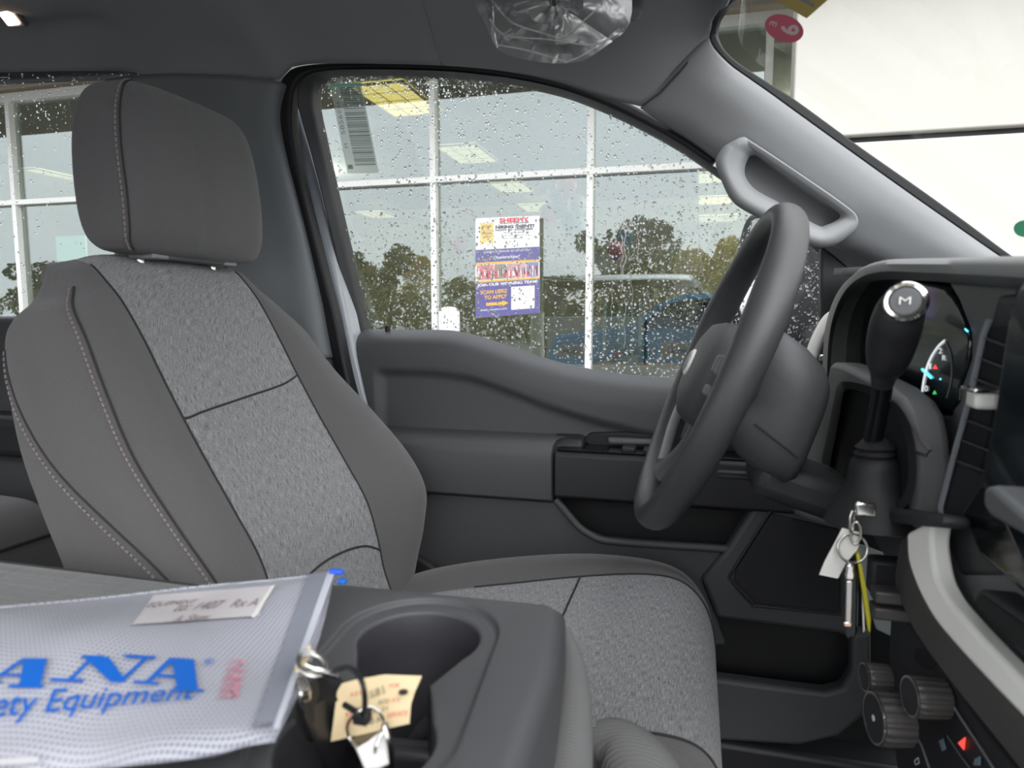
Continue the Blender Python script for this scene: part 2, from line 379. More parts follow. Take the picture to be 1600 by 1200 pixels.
for i in range(nx+1):
    x = -.69+(.40+.69)*i/nx; zs = lerp_pts(SILLs, x); row = []
    prof = [(1.235, -.010), (1.232, 0), (1.215, .004), (1.200, .003), (1.185, -.002), (1.170, -.010), (1.160, -.020), (1.155, -.032), (1.153, -.046)]
    lf = ss((x+.69)/.03)
    for y, dz in prof: row.append(Vector((x, y+(1-lf)*.03, zs+dz)))
    for j in range(1, nz_+1):
        z = zs-.046-(zs-.046-.70)*j/nz_
        y = 1.153+.012*ss((lerp_pts(RT_, x)-z)/.014)*ss((x-xr)/.014)+(1-lf)*.03
        y += .05*ss((1.10-z)/.02)
        row.append(Vector((x, y, z)))
    rows.append(row)
loft('door_panel', rows, PLA, door, smooth=60)
prism('door_shell', [Vector((-.70, 1.25, .60)), Vector((.42, 1.25, .60)), Vector((.42, 1.25, 1.25)), Vector((.3, 1.25, 1.27)), Vector((-.06, 1.25, 1.275)), Vector((-.2, 1.25, 1.29)), Vector((-.42, 1.25, 1.35)), Vector((-.70, 1.25, 1.355))], (0, .06, 0), PNT, door, .006)
# armrest: profile swept along the door
def sweepx(name, prof, x0, x1, mat, parent, shift=None, n=2, bevel=.004, nn=4):
    prof = [Vector((0, y, z)) for y, z in prof]; rows = []
    for i in range(n):
        t = i/(n-1); x = x0+(x1-x0)*t; rows.append([p+Vector((x+(shift(p) if shift and i == n-1 else 0), 0, 0)) for p in prof])
    return loft(name, rows, mat, parent, closed=True, caps=True, bevel=bevel)
armp = [(1.20, 1.190), (1.165, 1.189), (1.13, 1.186), (1.110, 1.180), (1.100, 1.170), (1.097, 1.155), (1.098, 1.12), (1.102, 1.085), (1.125, 1.075), (1.20, 1.075)]
def armshift(p): return .0 if p.y < 1.13 else .028 if p.z > 1.15 else 0
sweepx('armrest', armp, -.70, -.226, PLA, door, armshift, bevel=.0025)
sweepx('armrest_end', [(1.19, 1.192), (1.16, 1.190), (1.135, 1.184), (1.13, 1.165), (1.19, 1.15)], -.235, -.178, PLB, door, bevel=.008)
swp = [(1.19, 1.171), (1.108, 1.170), (1.102, 1.164), (1.101, 1.13), (1.104, 1.093), (1.12, 1.085), (1.19, 1.085)]
sweepx('switch_panel', swp, -.222, .28, PLB, door, bevel=.003)
sweepx('switch_plate', [(1.16, 1.1695), (1.109, 1.1695), (1.106, 1.173), (1.16, 1.175)], -.218, .20, GLOSS, door, bevel=.001)
def rnd(px, Y): return [PY(x, y, Y) for x, y in px]
prism('handle_recess', rnd([(922, 676), (1040, 680), (1050, 704), (925, 702)], 1.158), (0, .012, 0), RUB, door, .004, 2)
prism('door_handle', rnd([(948, 684), (1045, 688), (1048, 698), (950, 695)], 1.150), (0, .014, 0), PLM, door, .005)
for i in range(4):
    x = -.10+i*.035; B('window_switch', (x, 1.130, 1.176), (.022, .028, .008), PLB, door, .002)
# lock pin
lp = PY(606, 523, 1.195)
lathe('lock_pin', lp+Vector((0, 0, -.002)), (0, 0, 1), [(0, .011), (.003, .0105), (.0045, .0055), (.015, .0050), (.019, .004), (.020, .0002)], RUB, door, 20)
# map pocket wall and rim
pk = [(480, 764), (600, 766), (780, 774), (868, 778), (880, 792), (905, 822), (922, 834), (945, 842), (1010, 847), (1137, 855), (1122, 880), (1098, 906), (1120, 965), (1135, 1010), (1000, 1010), (480, 990)]
prism('map_pocket', rnd(pk, 1.128), (0, .022, 0), PLA, door, .006)
rimp = cr([PY(x, y, 1.122) for x, y in [(868, 780), (880, 794), (903, 821), (922, 835), (945, 844), (1010, 850), (1137, 858)]], 6)
tube('pocket_rim', rimp, .0065, PLA, door, 10)
B('pocket_liner', (.02, 1.193, 1.0), (.75, .008, .22), RUB, door, .001)
spk = [(1180, 788), (1235, 776), (1345, 835), (1342, 1003), (1310, 991), (1120, 967), (1096, 906), (1137, 857)]
prism('speaker_surround', rnd(spk, 1.112), (0, .04, 0), PLA, door, .008)
GRL = M('perforated_speaker_grille', (.03, .03, .033), .7, bump=1600, bs=1)
grp = [(1206, 803), (1312, 828), (1314, 957), (1180, 944), (1146, 908), (1150, 890)]
prism('speaker_grille', rnd(grp, 1.107), (0, .01, 0), GRL, door, .003)
tube('grille_rim', cr([PY(x, y, 1.108) for x, y in [(1204, 800), (1200, 805), (1145, 892), (1143, 908), (1175, 944), (1185, 947), (1314, 960)]], 3), .0022, PLB, door, 8)
lowp = [(1000, 1050), (1118, 1061), (1200, 1072), (1290, 1083), (1316, 1076), (1330, 1050), (1331, 990), (1362, 990), (1362, 1080), (1350, 1120), (1310, 1152), (1250, 1166), (1120, 1158), (1000, 1150)]
prism('lower_bin', rnd(lowp, 1.088), (0, .03, 0), PLA, door, .007)
B('bin_liner', (.1, 1.165, .82), (.5, .008, .30), RUB, door, .001)
prism('sail_panel', rnd([(1282, 386), (1300, 380), (1372, 402), (1365, 470), (1300, 610), (1282, 610)], 1.165), (0, .02, 0), PLB, door, .004)

# ---- panes
def pane(name, px, lab, pl=GP, mat=GLASS, off=0, th=.004):
    poly = [pl(x, y) for x, y in px]; o = prism(name, poly, GN*th, mat, None, 0); struct(o); o['label'] = lab; return o
w1 = pane('window_1', [(545, 640), (400, 130), (420, 85), (560, 80), (740, 90), (900, 120), (1120, 235), (1330, 400), (1330, 640)], 'driver door glass covered in raindrops')
w2 = pane('window_2', [(-700, 80), (250, 90), (262, 560), (-700, 545)], 'rear door glass covered in raindrops behind the headrest')
# windscreen: from the header line down to the cowl
INN = [(1142, -4, .965), (1126, 12, 1.00), (1113, 30, 1.03), (1108, 54, 1.05), (1113, 70, 1.05), (1124, 84, 1.051), (1140, 100, 1.052), (1157, 113, 1.053), (1200, 143, 1.058), (1240, 172, 1.063), (1337, 242, 1.075), (1424, 304, 1.085), (1500, 357, 1.095), (1562, 400, 1.10), (1640, 452, 1.11)]
OUT = [(1156, -14, .965), (1138, 6, 1.00), (1123, 29, 1.03), (1119, 50, 1.05), (1123, 64, 1.05), (1132, 78, 1.051), (1147, 93, 1.052), (1165, 106, 1.053), (1207, 133, 1.058), (1246, 158, 1.063), (1342, 228, 1.075), (1432, 291, 1.085), (1510, 347, 1.095), (1576, 396, 1.10), (1655, 450, 1.11)]
WL = [PY(*t) for t in OUT]
rows = []
for p in WL:
    rows.append([p+Vector((.03, .015, .0)), p+Vector((.035, -.2, .03)), Vector((p.x+.08, .46, p.z+.06)), Vector((p.x+.05, 0.0, p.z+.04)), Vector((p.x+.02, -.28, p.z))])
ws = loft('window_3', [cr(r, 4) for r in rows], GLASS, smooth=80); struct(ws); ws['label'] = 'front windscreen glass beyond the pillar'
wf = band('trim_6', [PY(*t) for t in INN], [p for p in WL], (0.004, .014, 0), RUB, None, .002, n=80); struct(wf); wf['label'] = 'black edge of the windscreen along the pillar'

# ---- A pillar trim
UE = [(x-1, y+2, Y) for x, y, Y in INN[3:]]
LE = [(1000, 167, 1.09), (1035, 190, 1.092), (1075, 216, 1.094), (1112, 244, 1.096), (1150, 274, 1.10), (1200, 315, 1.105), (1250, 350, 1.11), (1300, 378, 1.115), (1365, 405, 1.12), (1440, 450, 1.13)]
U = resample(cr([PY(*t) for t in UE], 6), 60); Lw = resample(cr([PY(*t) for t in LE], 6), 60)
rows = []
for i, (a, b) in enumerate(zip(U, Lw)):
    d = b-a; n = Vector((-.25, -.95, .1)); t = i/59
    w = [0, .03, .15, .35, .6, .82, .95, 1.0]; h = [0, .004, .012, .018, .016, .012, .002, -.02]; kk = min(1, .15+t*6); h = [x*kk for x in h]
    rows.append(cr([a+d*k+n*hh for k, hh in zip(w, h)], 4))
ap = empty('trim_7', U[30], 'grey front pillar trim with moulded grab handle beside the windscreen', None, kind='structure')
loft('pillar_cover', rows, PLG, ap, smooth=70, thick=.003)
# grab handle: moulded ring standing off the pillar
HP = PY(1220, 300, 1.055); HN = Vector((.10, -.97, .0)).normalized()
def H(x, y, off=0): return PP(x, y, HP+HN*off, HN)
outer = [(1128, 232), (1118, 252), (1124, 275), (1142, 312), (1165, 330), (1200, 348), (1240, 372), (1275, 386), (1305, 382), (1335, 360), (1340, 340), (1318, 318), (1240, 264), (1175, 221), (1160, 214), (1142, 222)]
mid = [(1144, 238), (1138, 252), (1141, 272), (1157, 300), (1178, 316), (1210, 333), (1246, 356), (1278, 369), (1300, 366), (1325, 350), (1330, 340), (1312, 324), (1240, 274), (1176, 232), (1166, 228), (1152, 230)]
inner = [(1168, 250), (1164, 262), (1165, 276), (1176, 292), (1192, 303), (1222, 319), (1252, 338), (1280, 353), (1290, 352), (1306, 345), (1312, 338), (1302, 326), (1240, 284), (1188, 247), (1180, 243), (1172, 244)]
o3 = cr([H(x, y, -.012) for x, y in outer], 6, True); m3 = cr([H(x, y, .016) for x, y in outer], 6, True); m4 = cr([H(x, y, .024) for x, y in mid], 6, True); i3 = cr([H(x, y, .012) for x, y in inner], 6, True); i4 = cr([H(x, y, -.035) for x, y in inner], 6, True)
m4b = [(a+b)/2+HN*.006 for a, b in zip(m3, m4)]
gh = loft('grab_handle', [o3, m3, m4b, m4, [(a*.5+b*.5)+HN*.0035 for a, b in zip(m4, i3)], i3, i4], PLG, ap, closed=True, smooth=75)
gh['label'] = 'moulded grab handle with a hand opening'
prism('handle_recess', [H(x, y, -.022) for x, y in inner], HN*-.004, M('recess_grey_plastic', (.2, .205, .215), .5), ap, .001, 4)
# header seam
tube('panel_gap', [PY(x, y, 1.058) for x, y in [(1003, 166), (1030, 146), (1062, 112), (1090, 80), (1109, 58)]], .0016, SEAM, ap, 6)

# ---- floor, rear door, dark cab body
fl = B('floor', (-.6, .46, .62), (3.0, 1.5, .04), CARP, None, .002); struct(fl)
rd = empty('door_2', (-1.4, 1.17, .7), 'dark rear door panel under the rear side window', None, kind='structure')
prism('door_panel', [Vector((-2.3, 1.165, .7)), Vector((-.93, 1.165, .7)), Vector((-.93, 1.165, PY(0, 494, 1.17).z)), Vector((-2.3, 1.165, PY(0, 494, 1.17).z))], (0, .06, 0), PLA, rd, .015)
prism('door_shell', [Vector((-2.3, 1.24, .6)), Vector((-.75, 1.24, .6)), Vector((-.75, 1.24, 1.36)), Vector((-2.3, 1.24, 1.36))], (0, .06, 0), PNT, rd, .006)
B('armrest', (-1.45, 1.13, 1.14), (.7, .09, .09), PLB, rd, .02)
band('window_frame', [PY(x, y, 1.15) for x, y in [(-500, 104), (-200, 108), (0, 110), (120, 107), (190, 108), (228, 120), (250, 150), (258, 200)]], [PY(x, y, 1.16) for x, y in [(-500, 124), (-200, 126), (0, 125), (120, 120), (180, 118), (212, 124), (236, 150), (246, 200)]], (0, .03, 0), PLB, rd, .004)
rb = struct(B('wall_rear', (-2.32, .46, 1.25), (.06, 1.5, 1.3), PLA, None, .01))
sill_ = struct(B('trim_8', (-.6, 1.16, .66), (3.0, .12, .08), PLB, None, .01)); sill_['label'] = 'black door sill'

# =================================================================== DRIVER SEAT
seat = empty('driver_seat', (-.35, .82, .64), 'grey fabric driver seat with headrest and heathered centre panels', 'seat')
def cr1(vals, n): return [v.x for v in cr([Vector((a, 0, 0)) for a in vals], n)]
def grid_spline(ctrl, nu, nv):
    """ctrl rows of closed sections -> dense rows"""
    dense = [cr(r, nu, True) for r in ctrl]
    cols = [cr([r[j] for r in dense], nv) for j in range(len(dense[0]))]
    return [[cols[j][i] for j in range(len(cols))] for i in range(len(cols[0]))]
st = [ # z, xc, xbin, xbout, xr
 (.90, -.435, -.415, -.47, -.60), (.95, -.445, -.425, -.452, -.62), (1.0, -.462, -.430, -.440, -.635), (1.05, -.472, -.452, -.430, -.65), (1.11, -.490, -.492, -.428, -.665), (1.17, -.525, -.540, -.460, -.690),
 (1.24, -.568, -.590, -.523, -.715), (1.31, -.608, -.622, -.592, -.726), (1.37, -.640, -.645, -.638, -.726), (1.42, -.668, -.672, -.675, -.728), (1.452, -.690, -.692, -.702, -.732), (1.474, -.712, -.712, -.722, -.74), (1.481, -.735, -.735, -.738, -.752)]
ctrl = []
for k, (z, xc, bi, bo, xr_) in enumerate(st):
    top = max(0, (z-1.36)/.12); yi = .583+.040*top**2.4; yo = 1.062-.075*top**1.6; xr_ -= .020*(1-.6*top); yi += .02*top**3; lowp_ = max(0, (1.1-z)/.2)
    ins = .0*lowp_
    bul = .014*(1-top*.8)
    pi_, po_ = .675, .945
    sec = [(xr_-.02, .65+.03*top), (xr_, yi+.006), ((xr_*.6+bi*.4), yi-.014*(1-top)), (bi-.032*(1-top*.6), yi-.008*(1-top)), (bi, yi+.018), (bi*.5+xc*.5+bul, (yi+.018+pi_)/2), (xc+.003, pi_), (xc-.004, .72), (xc-.010*(1-top), .81), (xc-.004, .90), (xc+.003, po_), (xc*.5+bo*.5+bul, .985-.02*top), (bo+.004, yo-.04), (bo-.022, yo-.006), (bo*.55+xr_*.45, yo), (xr_, yo-.02), (xr_-.03, .93), (xr_-.035, .81)]
    c = 1.5*top**2; tq_ = 1-top*.8
    sec[0] = (xr_-.02*tq_, sec[0][1]); sec[16] = (xr_-.03*tq_, sec[16][1]); sec[17] = (xr_-.035*tq_, sec[17][1])
    ctrl.append([Vector((x, y, z-(.062 if y < .81 else .030)*min(1, c)*(abs(y-.81)/.24)**2.6-(.022*top if x <= xr_+.002 else 0))) for x, y in sec])
G = grid_spline(ctrl, 5, 6); NC = len(G[0]); NR = len(G)
# uv
def uvgrid(G):
    uv = []
    for r in G:
        s = 0; acc = [0]
        for a, b in zip(r, r[1:]): s += (b-a).length; acc.append(s)
        uv.append(acc)
    vlen = [0]; mid = len(G[0])*8//18
    for a, b in zip(G, G[1:]): vlen.append(vlen[-1]+(b[mid]-a[mid]).length)
    return [(uv[i][j], vlen[i]) for i in range(len(G)) for j in range(len(G[0]))]
PS, PE = 6*5, 10*5
def fm(i, j): return 1 if PS <= j < PE else 0
# flare for a soft valley at panel seams
for i, r in enumerate(G):
    for j in (PS, PE):
        nrm = Vector((1, 0, .3)).normalized(); r[j] = r[j]-nrm*.0035
bk = loft('backrest', G, [FBOL, FPAN], seat, closed=True, caps=True, fm=fm, uv=uvgrid(G), smooth=180)
def rowat(z):
    return min(range(NR), key=lambda i: abs(G[i][PS+10].z-z))
def seamline(name, pts, r=.0015, par=seat): return tube(name, pts, r, SEAM, par, 6)
FN = Vector((.92, 0, .38))
i0 = rowat(.97); i1 = rowat(1.476)
seamline('panel_seam', [G[i][PS]+FN*.001 for i in range(i0, i1)]); seamline('panel_seam', [G[i][PE]+FN*.001 for i in range(i0, i1)])
def across(zl, zr, bow=0):
    out = []
    for j in range(PS, PE+1):
        t = (j-PS)/(PE-PS); z = zl+(zr-zl)*t+bow*math.sin(math.pi*t)
        col = [G[i][j] for i in range(NR)]
        for a, b in zip(col, col[1:]):
            if a.z <= z <= b.z: out.append(a.lerp(b, (z-a.z)/(b.z-a.z))+FN*.0012); break
    return out
seamline('cross_seam', across(1.275, 1.305, -.006)); seamline('cross_seam', across(1.03, 1.03, .03), .0016)
def stitch(name, pts, gap=.0065, ln=.0042, r=.0013, mat=STI, par=seat):
    L = sum((b-a).length for a, b in zip(pts, pts[1:])); n = int(L/gap); q = resample(pts, n*3+1); P_ = []
    for k in range(n): P_.append(tube('', [q[3*k], q[3*k+2]], r, None, n=5, build=False))
    v, f = join(P_); return mesh(name, v, f, mat, par, 50)
def gp(G, i, jf, h=.0012):
    """point on a dense surface grid, lifted along its outward normal"""
    a = int(jf); f = jf-a; n_ = len(G[0]); A = lambda ii, jj: G[max(0, min(len(G)-1, ii))][jj % n_]
    p = A(i, a).lerp(A(i, a+1), f); tu = A(i, a+2)-A(i, a-1); tv = A(i+1, a)-A(i-1, a); nn = tu.cross(tv).normalized()
    c = sum((A(i, k) for k in range(0, n_, 6)), Vector())/len(range(0, n_, 6))
    if nn.dot(p-c) < 0: nn = -nn
    return p+nn*h
J4 = 4*5
ri = range(rowat(.95), rowat(1.462))
seamline('bolster_seam', [gp(G, i, J4, .0004) for i in ri], .0015); stitch('stitching', [gp(G, i, J4-.9, .0012) for i in ri])
def jside(i): return 15.5-9.3*ss(((G[i][10].z-.95)/.42-.30)/.75)
ri = range(rowat(.95), rowat(1.37))
seamline('side_seam', [gp(G, i, jside(i), .0004) for i in ri], .0014); stitch('stitching', [gp(G, i, jside(i)-.9, .0012) for i in ri])
# outboard bolster piping glimpse
seamline('side_seam', [G[i][13*5]+Vector((.5, .5, 0))*.001 for i in range(rowat(.93), rowat(1.06))], .002)
# headrest
hr = []
hs = [(1.474, .02, .0), (1.478, .75, .2), (1.487, .93, .55), (1.51, .985, .85), (1.55, 1, 1), (1.60, 1, 1), (1.64, .965, .95), (1.668, .90, .85), (1.686, .80, .66), (1.693, .62, .40), (1.695, .03, .02)]
for z, wy, wx in hs:
    xf = -.660-(z-1.58)*.10; dpt = .114-(z-1.48)*.10; xm = xf-dpt/2; sec = []
    hw = .142
    for a in range(20):
        t = 2*math.pi*a/20; c, s = math.cos(t), math.sin(t); e = .48
        x = math.copysign(abs(c)**e, c)*dpt/2*(.25+.75*wx if wx > .03 else .05); y = math.copysign(abs(s)**.42, s)*hw*wy
        if c > 0: x += .010*(1-(y/hw)**2)
        sec.append(Vector((xm+x, .828+y, z)))
    hr.append(sec)
HG = grid_spline(hr, 3, 5)
hb = loft('headrest', HG, [FBOL], seat, closed=True, caps=True, uv=uvgrid(HG), smooth=180)
hsm = [gp(HG, i, 50, .0003) for i in range(7, len(HG)-6)]; hst = [gp(HG, i, 48.9, .001) for i in range(7, len(HG)-6)]
seamline('headrest_seam', hsm, .0013, hb); stitch('stitching', hst, par=hb, gap=.007)
B('headrest_base', (-.712, .828, 1.478), (.062, .17, .010), PLM, seat, .004)
for y in (.755, .895):
    lathe('headrest_post', (-.715, y, 1.44), (0, 0, 1), [(0, .006), (.045, .006)], CHR, seat, 16)
    B('post_guide', (-.700, y, 1.4755), (.040, .028, .007), PLG, seat, .002)
# cushion : sections along X
cs = [ # x, zmid, width half, zbol add, thick
 (-.52, .92, .22, .01), (-.44, .955, .245, .012), (-.36, .972, .25, .018), (-.26, .985, .255, .022), (-.16, .998, .255, .020), (-.07, 1.006, .25, .012), (-.015, 1.003, .238, .006), (.018, .985, .220, .0), (.036, .95, .205, 0), (.042, .90, .195, 0), (.036, .84, .19, 0), (.02, .80, .185, 0)]
ctrl = []
for x, zm, hw, zb in cs:
    zl = min(.80, zm-.02) if x < -.0 else zm-.20*0-.03 if zm < .83 else .80
    yc = .815; ks = .52+.34*max(0, min(1, (x+.45)/.43)); sec = [(yc-.0, zl), (yc-hw*.8, zl), (yc-hw, zl+.03), (yc-hw-.01, (zl+zm)/2), (yc-hw*.99, zm-.028), (yc-hw*.95, zm+zb*.6), (yc-hw*.89, zm+zb), (yc-hw*.80, zm), (yc-hw*.4, zm-.001), (yc, zm), (yc+hw*.3, zm-.001), (yc+hw*ks, zm), (yc+hw*(ks+(.99-ks)*.35), zm+zb*1.1), (yc+hw*(ks+(.99-ks)*.7), zm+zb*.8), (yc+hw*.99, zm-.028), (yc+hw+.01, (zl+zm)/2), (yc+hw, zl+.03), (yc+hw*.8, zl)]
    ctrl.append([Vector((x+.0, y, z)) for y, z in sec])
# lean the front sections so that the nose rolls over instead of folding
CG = grid_spline(ctrl, 5, 5)
P0, P1 = 7*5, 11*5
def fmc(i, j): return 1 if P0 <= j < P1 else 0
for r in CG:
    for j in (P0, P1): r[j] = r[j]-Vector((0, 0, .003))
loft('seat_cushion', CG, [FBOL, FPAN], seat, closed=True, caps=True, fm=fmc, uv=[(v, u) for u, v in uvgrid(CG)], smooth=180)
for j in (P0, P1): seamline('cushion_seam', [CG[i][j]+Vector((.1, 0, 1))*.0008 for i in range(12, 50)], .0018)
seamline('cross_seam', [CG[20][j]+Vector((0, 0, .001)) for j in range(P0, P1+1)], .0016)
seamline('cross_seam', [CG[51][j]+Vector((.001, 0, 0)) for j in range(P0, P1+1)], .0016)
B('seat_base', (-.25, .82, .74), (.46, .40, .14), PLB, seat, .02)
prism('side_valance', [Vector((-.60, 1.075, .80)), Vector((-.02, 1.075, .80)), Vector((-.02, 1.075, .88)), Vector((-.35, 1.075, .92)), Vector((-.47, 1.075, .98)), Vector((-.60, 1.075, .98))], (0, .015, 0), PLB, seat, .008)
prism('side_valance', [Vector((-.60, .555, .80)), Vector((-.02, .555, .80)), Vector((-.02, .555, .88)), Vector((-.35, .555, .92)), Vector((-.47, .555, .98)), Vector((-.60, .555, .98))], (0, -.015, 0), PLB, seat, .008)
prism('seatbelt_buckle', [PY(642, 912, 1.09), PY(658, 898, 1.09), PY(690, 915, 1.09), PY(676, 925, 1.09)], (0, .012, 0), PLM, seat, .003)

# ---- rear bench
rs = empty('rear_seat', (-1.4, .5, .64), 'dark grey rear bench seat glimpsed beside the driver backrest', 'seat')
rr_ = []
for y, k in [(-.25, .7), (-.2, .95), (.2, 1), (.6, 1), (.90, 1), (.965, .92), (.99, .6)]:
    hh = .11*k; rr_.append([Vector((x, y, z)) for x, z in [(-1.85, .86), (-1.85, .94+hh), (-1.5, .95+hh), (-1.25, .955+hh), (-1.16, .95+hh*.9), (-1.12-.02*(1-k), .93+hh*.5), (-1.12, .86), (-1.4, .84)]])
RG = grid_spline(rr_, 5, 5)
loft('seat_cushion', RG, [FBOL], rs, closed=True, caps=True, uv=uvgrid(RG), smooth=180)
tube('piping', [r[5*5-1]+Vector((.004, 0, 0)) for r in RG], .003, SEAM, rs, 6)
B('seat_back', (-2.02, .36, 1.25), (.16, 1.25, .62), FBOL, rs, .05, ax=(Vector((1, 0, -.25)).normalized(), Vector((0, 1, 0)), Vector((.25, 0, 1)).normalized()))
B('seat_base', (-1.5, .36, .76), (.6, 1.2, .16), PLB, rs, .01)

# =================================================================== FOLD-DOWN CONSOLE
con = empty('fold_down_console', (-.4, .34, .64), 'charcoal folded-down centre console with two cup holders and a fabric lid', 'console')
ZC = 1.19
tl_, tr_, br_, bl_ = PZ(548, 907, ZC), PZ(884, 945, ZC), PZ(800, 1290, ZC), PZ(150, 1290, ZC)
top = [PZ(548, 907, ZC), PZ(700, 922, ZC), PZ(862, 938, ZC), PZ(888, 960, ZC), PZ(886, 1010, ZC), Vector((-.065, .10, ZC)), Vector((-.33, .10, ZC)), Vector((-.33, .21, ZC)), PZ(420, 1105, ZC)*.5+PZ(420, 1105, ZC)*.5, PZ(505, 985, ZC)]
poly = [Vector((p.x, p.y, ZC)) for p in [PZ(548, 907, ZC), PZ(700, 922, ZC), PZ(858, 937, ZC), PZ(884, 950, ZC), Vector((-.0745, .38, ZC)), Vector((-.066, .08, ZC)), Vector((-.36, .08, ZC)), Vector((-.34, .30, ZC)), Vector((-.29, .46, ZC))]]
body = prism('console_body', poly, (0, 0, -.135), PLA, con, 0)
C1 = Vector((-.172, .402, 0)); C2 = Vector((-.160, .292, 0)); R1_, R2_ = .0405, .0405
def cutter(parts):
    v, f = join(parts); me = bpy.data.meshes.new('c'); me.from_pydata([p-wloc(con) for p in v], [], f)
    bm = bmesh.new(); bm.from_mesh(me); bmesh.ops.recalc_face_normals(bm, faces=bm.faces); bm.to_mesh(me); bm.free()
    o = bpy.data.objects.new('c', me); COL.objects.link(o); o.location = wloc(con); return o
def outline(r1, r2, neck, n=28, a0=None):
    """two-cup outline with a waist"""
    d = (C2-C1); L = d.length; ux = d.normalized(); uy = Vector((-ux.y, ux.x, 0)); pts = []
    a0 = a0 or math.acos(.52)
    for k in range(n+1):
        a = a0+(2*math.pi-2*a0)*k/n; pts.append(C1+ux*(math.cos(a)*r1)+uy*(math.sin(a)*r1))
    pts.append((C1+C2)/2-uy*neck)
    for k in range(n+1):
        a = math.pi+a0+(2*math.pi-2*a0)*k/n; pts.append(C2+ux*(math.cos(a)*r2)+uy*(math.sin(a)*r2))
    pts.append((C1+C2)/2+uy*neck)
    return pts
def prv(poly, z0, z1):
    n = len(poly); vs = [Vector((p.x, p.y, z0)) for p in poly]+[Vector((p.x, p.y, z1)) for p in poly]
    return vs, [list(range(n)), list(range(2*n-1, n-1, -1))]+[[i, (i+1) % n, n+(i+1) % n, n+i] for i in range(n)]
import os
cuts = [[prv(outline(.053, .053, .053, 28, math.pi/2), ZC-.005, ZC+.02)],
        [prv(outline(R1_, R2_, .022), ZC-.3, ZC+.02)]]
bv = body.modifiers.new('b', 'BEVEL'); bv.width = .012; bv.segments = 5; bv.limit_method = 'ANGLE'; bv.angle_limit = math.radians(50)
tmp = []
for c in cuts:
    co_ = cutter(c); m_ = body.modifiers.new('x', 'BOOLEAN'); m_.object = co_; m_.operation = 'DIFFERENCE'; m_.solver = 'EXACT'; tmp.append(co_)
bv2 = body.modifiers.new('b2', 'BEVEL'); bv2.width = .0028; bv2.segments = 3; bv2.limit_method = 'ANGLE'; bv2.angle_limit = math.radians(55)
bpy.context.view_layer.update()
nm = bpy.data.meshes.new_from_object(body.evaluated_get(bpy.context.evaluated_depsgraph_get()))
body.modifiers.clear(); body.data = nm; finish(body, 40)
for t in tmp: bpy.data.objects.remove(t)
def ringz(sc_, z):
    m_ = (C1+C2)/2; out = []
    for p in outline(R1_*sc_, R2_*sc_, .022*sc_): out.append(Vector((p.x, p.y, z)))
    return out
CUPM = M('dark_cup_liner_plastic', (.040, .039, .046), .5, bump=700)
loft('cup_liner', [ringz(1.03, ZC-.0055), ringz(1.0, ZC-.008), ringz(.985, ZC-.03), ringz(.95, ZC-.095), ringz(.90, ZC-.100), ringz(.3, ZC-.1005)], CUPM, con, closed=True, caps=False, smooth=50)
mm_ = (C1+C2)/2; dx_ = (C2-C1).normalized()
B('cup_divider', Vector((mm_.x, mm_.y, ZC-.068)), (.016, .060, .052), CUPM, con, .006, ax=(dx_, Vector((-dx_.y, dx_.x, 0)), Vector((0, 0, 1))))
# fabric lid behind
lid = []
for x, k in [(-1.02, .6), (-.98, .95), (-.8, 1), (-.6, 1), (-.42, 1), (-.325, .97), (-.295, .8)]:
    z1 = 1.152+.014*k; lid.append([Vector((x, y, z)) for y, z in [(.10, 1.04), (.478, 1.04), (.490, 1.07), (.492, 1.12), (.478, z1-.004), (.45, z1), (.30, z1+.002), (.16, z1), (.115, z1-.006), (.10, 1.13)]])
LG = grid_spline(lid, 5, 5)
loft('fabric_lid', LG, [FRIB], con, closed=True, caps=True, uv=uvgrid(LG), smooth=180)
tube('piping', [r[4*5+1]+Vector((0, .001, 0)) for r in LG], .002, SEAM, con, 6)
B('console_pedestal', (-.48, .31, .86), (.75, .36, .40), PLB, con, .02)
rib = []
for i in range(2): pass
# padded fabric flank of the centre cushion beyond the console front
fk = []
for y, z in [(.12, 1.05), (.30, 1.055), (.42, 1.055), (.50, 1.045), (.535, 1.02)]:
    fk.append([Vector((x, y, zz)) for x, zz in [(-.50, .86), (-.50, z-.03), (-.40, z), (-.2, z), (-.06, z), (-.035, z-.012), (-.018, z-.05), (-.02, .86)]])
FG = grid_spline(fk, 5, 5)
loft('centre_cushion', FG, [FRIB], con, closed=True, caps=True, uv=[(v, u) for u, v in uvgrid(FG)], smooth=180)

RIBM = M('ribbed_edge_fabric', (.15, .148, .148), .95)
_n = RIBM.node_tree; _w = _n.nodes.new('ShaderNodeTexWave'); _w.inputs['Scale'].default_value = 110; _w.bands_direction = 'Y'; _n.links.new(coord(_n), _w.inputs['Vector'])
_b = _n.nodes.new('ShaderNodeBump'); _b.inputs['Strength'].default_value = .3; _b.inputs['Distance'].default_value = .0015; _n.links.new(_w.outputs['Fac'], _b.inputs['Height']); _n.links.new(_b.outputs[0], _n.nodes['Principled BSDF'].inputs['Normal'])
tube('fabric_edge_roll', cr([PZ(884, 985, 1.150), PZ(893, 1030, 1.138), PZ(897, 1090, 1.130), PZ(893, 1160, 1.122), PZ(884, 1230, 1.115), PZ(870, 1330, 1.11)], 6), .012, RIBM, con, 16, taper=cr1([.004, .009, .012, .014, .016, .018], 6))
tube('fabric_fold', cr([PZ(925, 1150, 1.075), PZ(962, 1168, 1.070), PZ(1005, 1215, 1.06), PZ(1040, 1290, 1.04)], 6), .02, RIBM, con, 16, taper=cr1([.012, .022, .028, .030], 6))

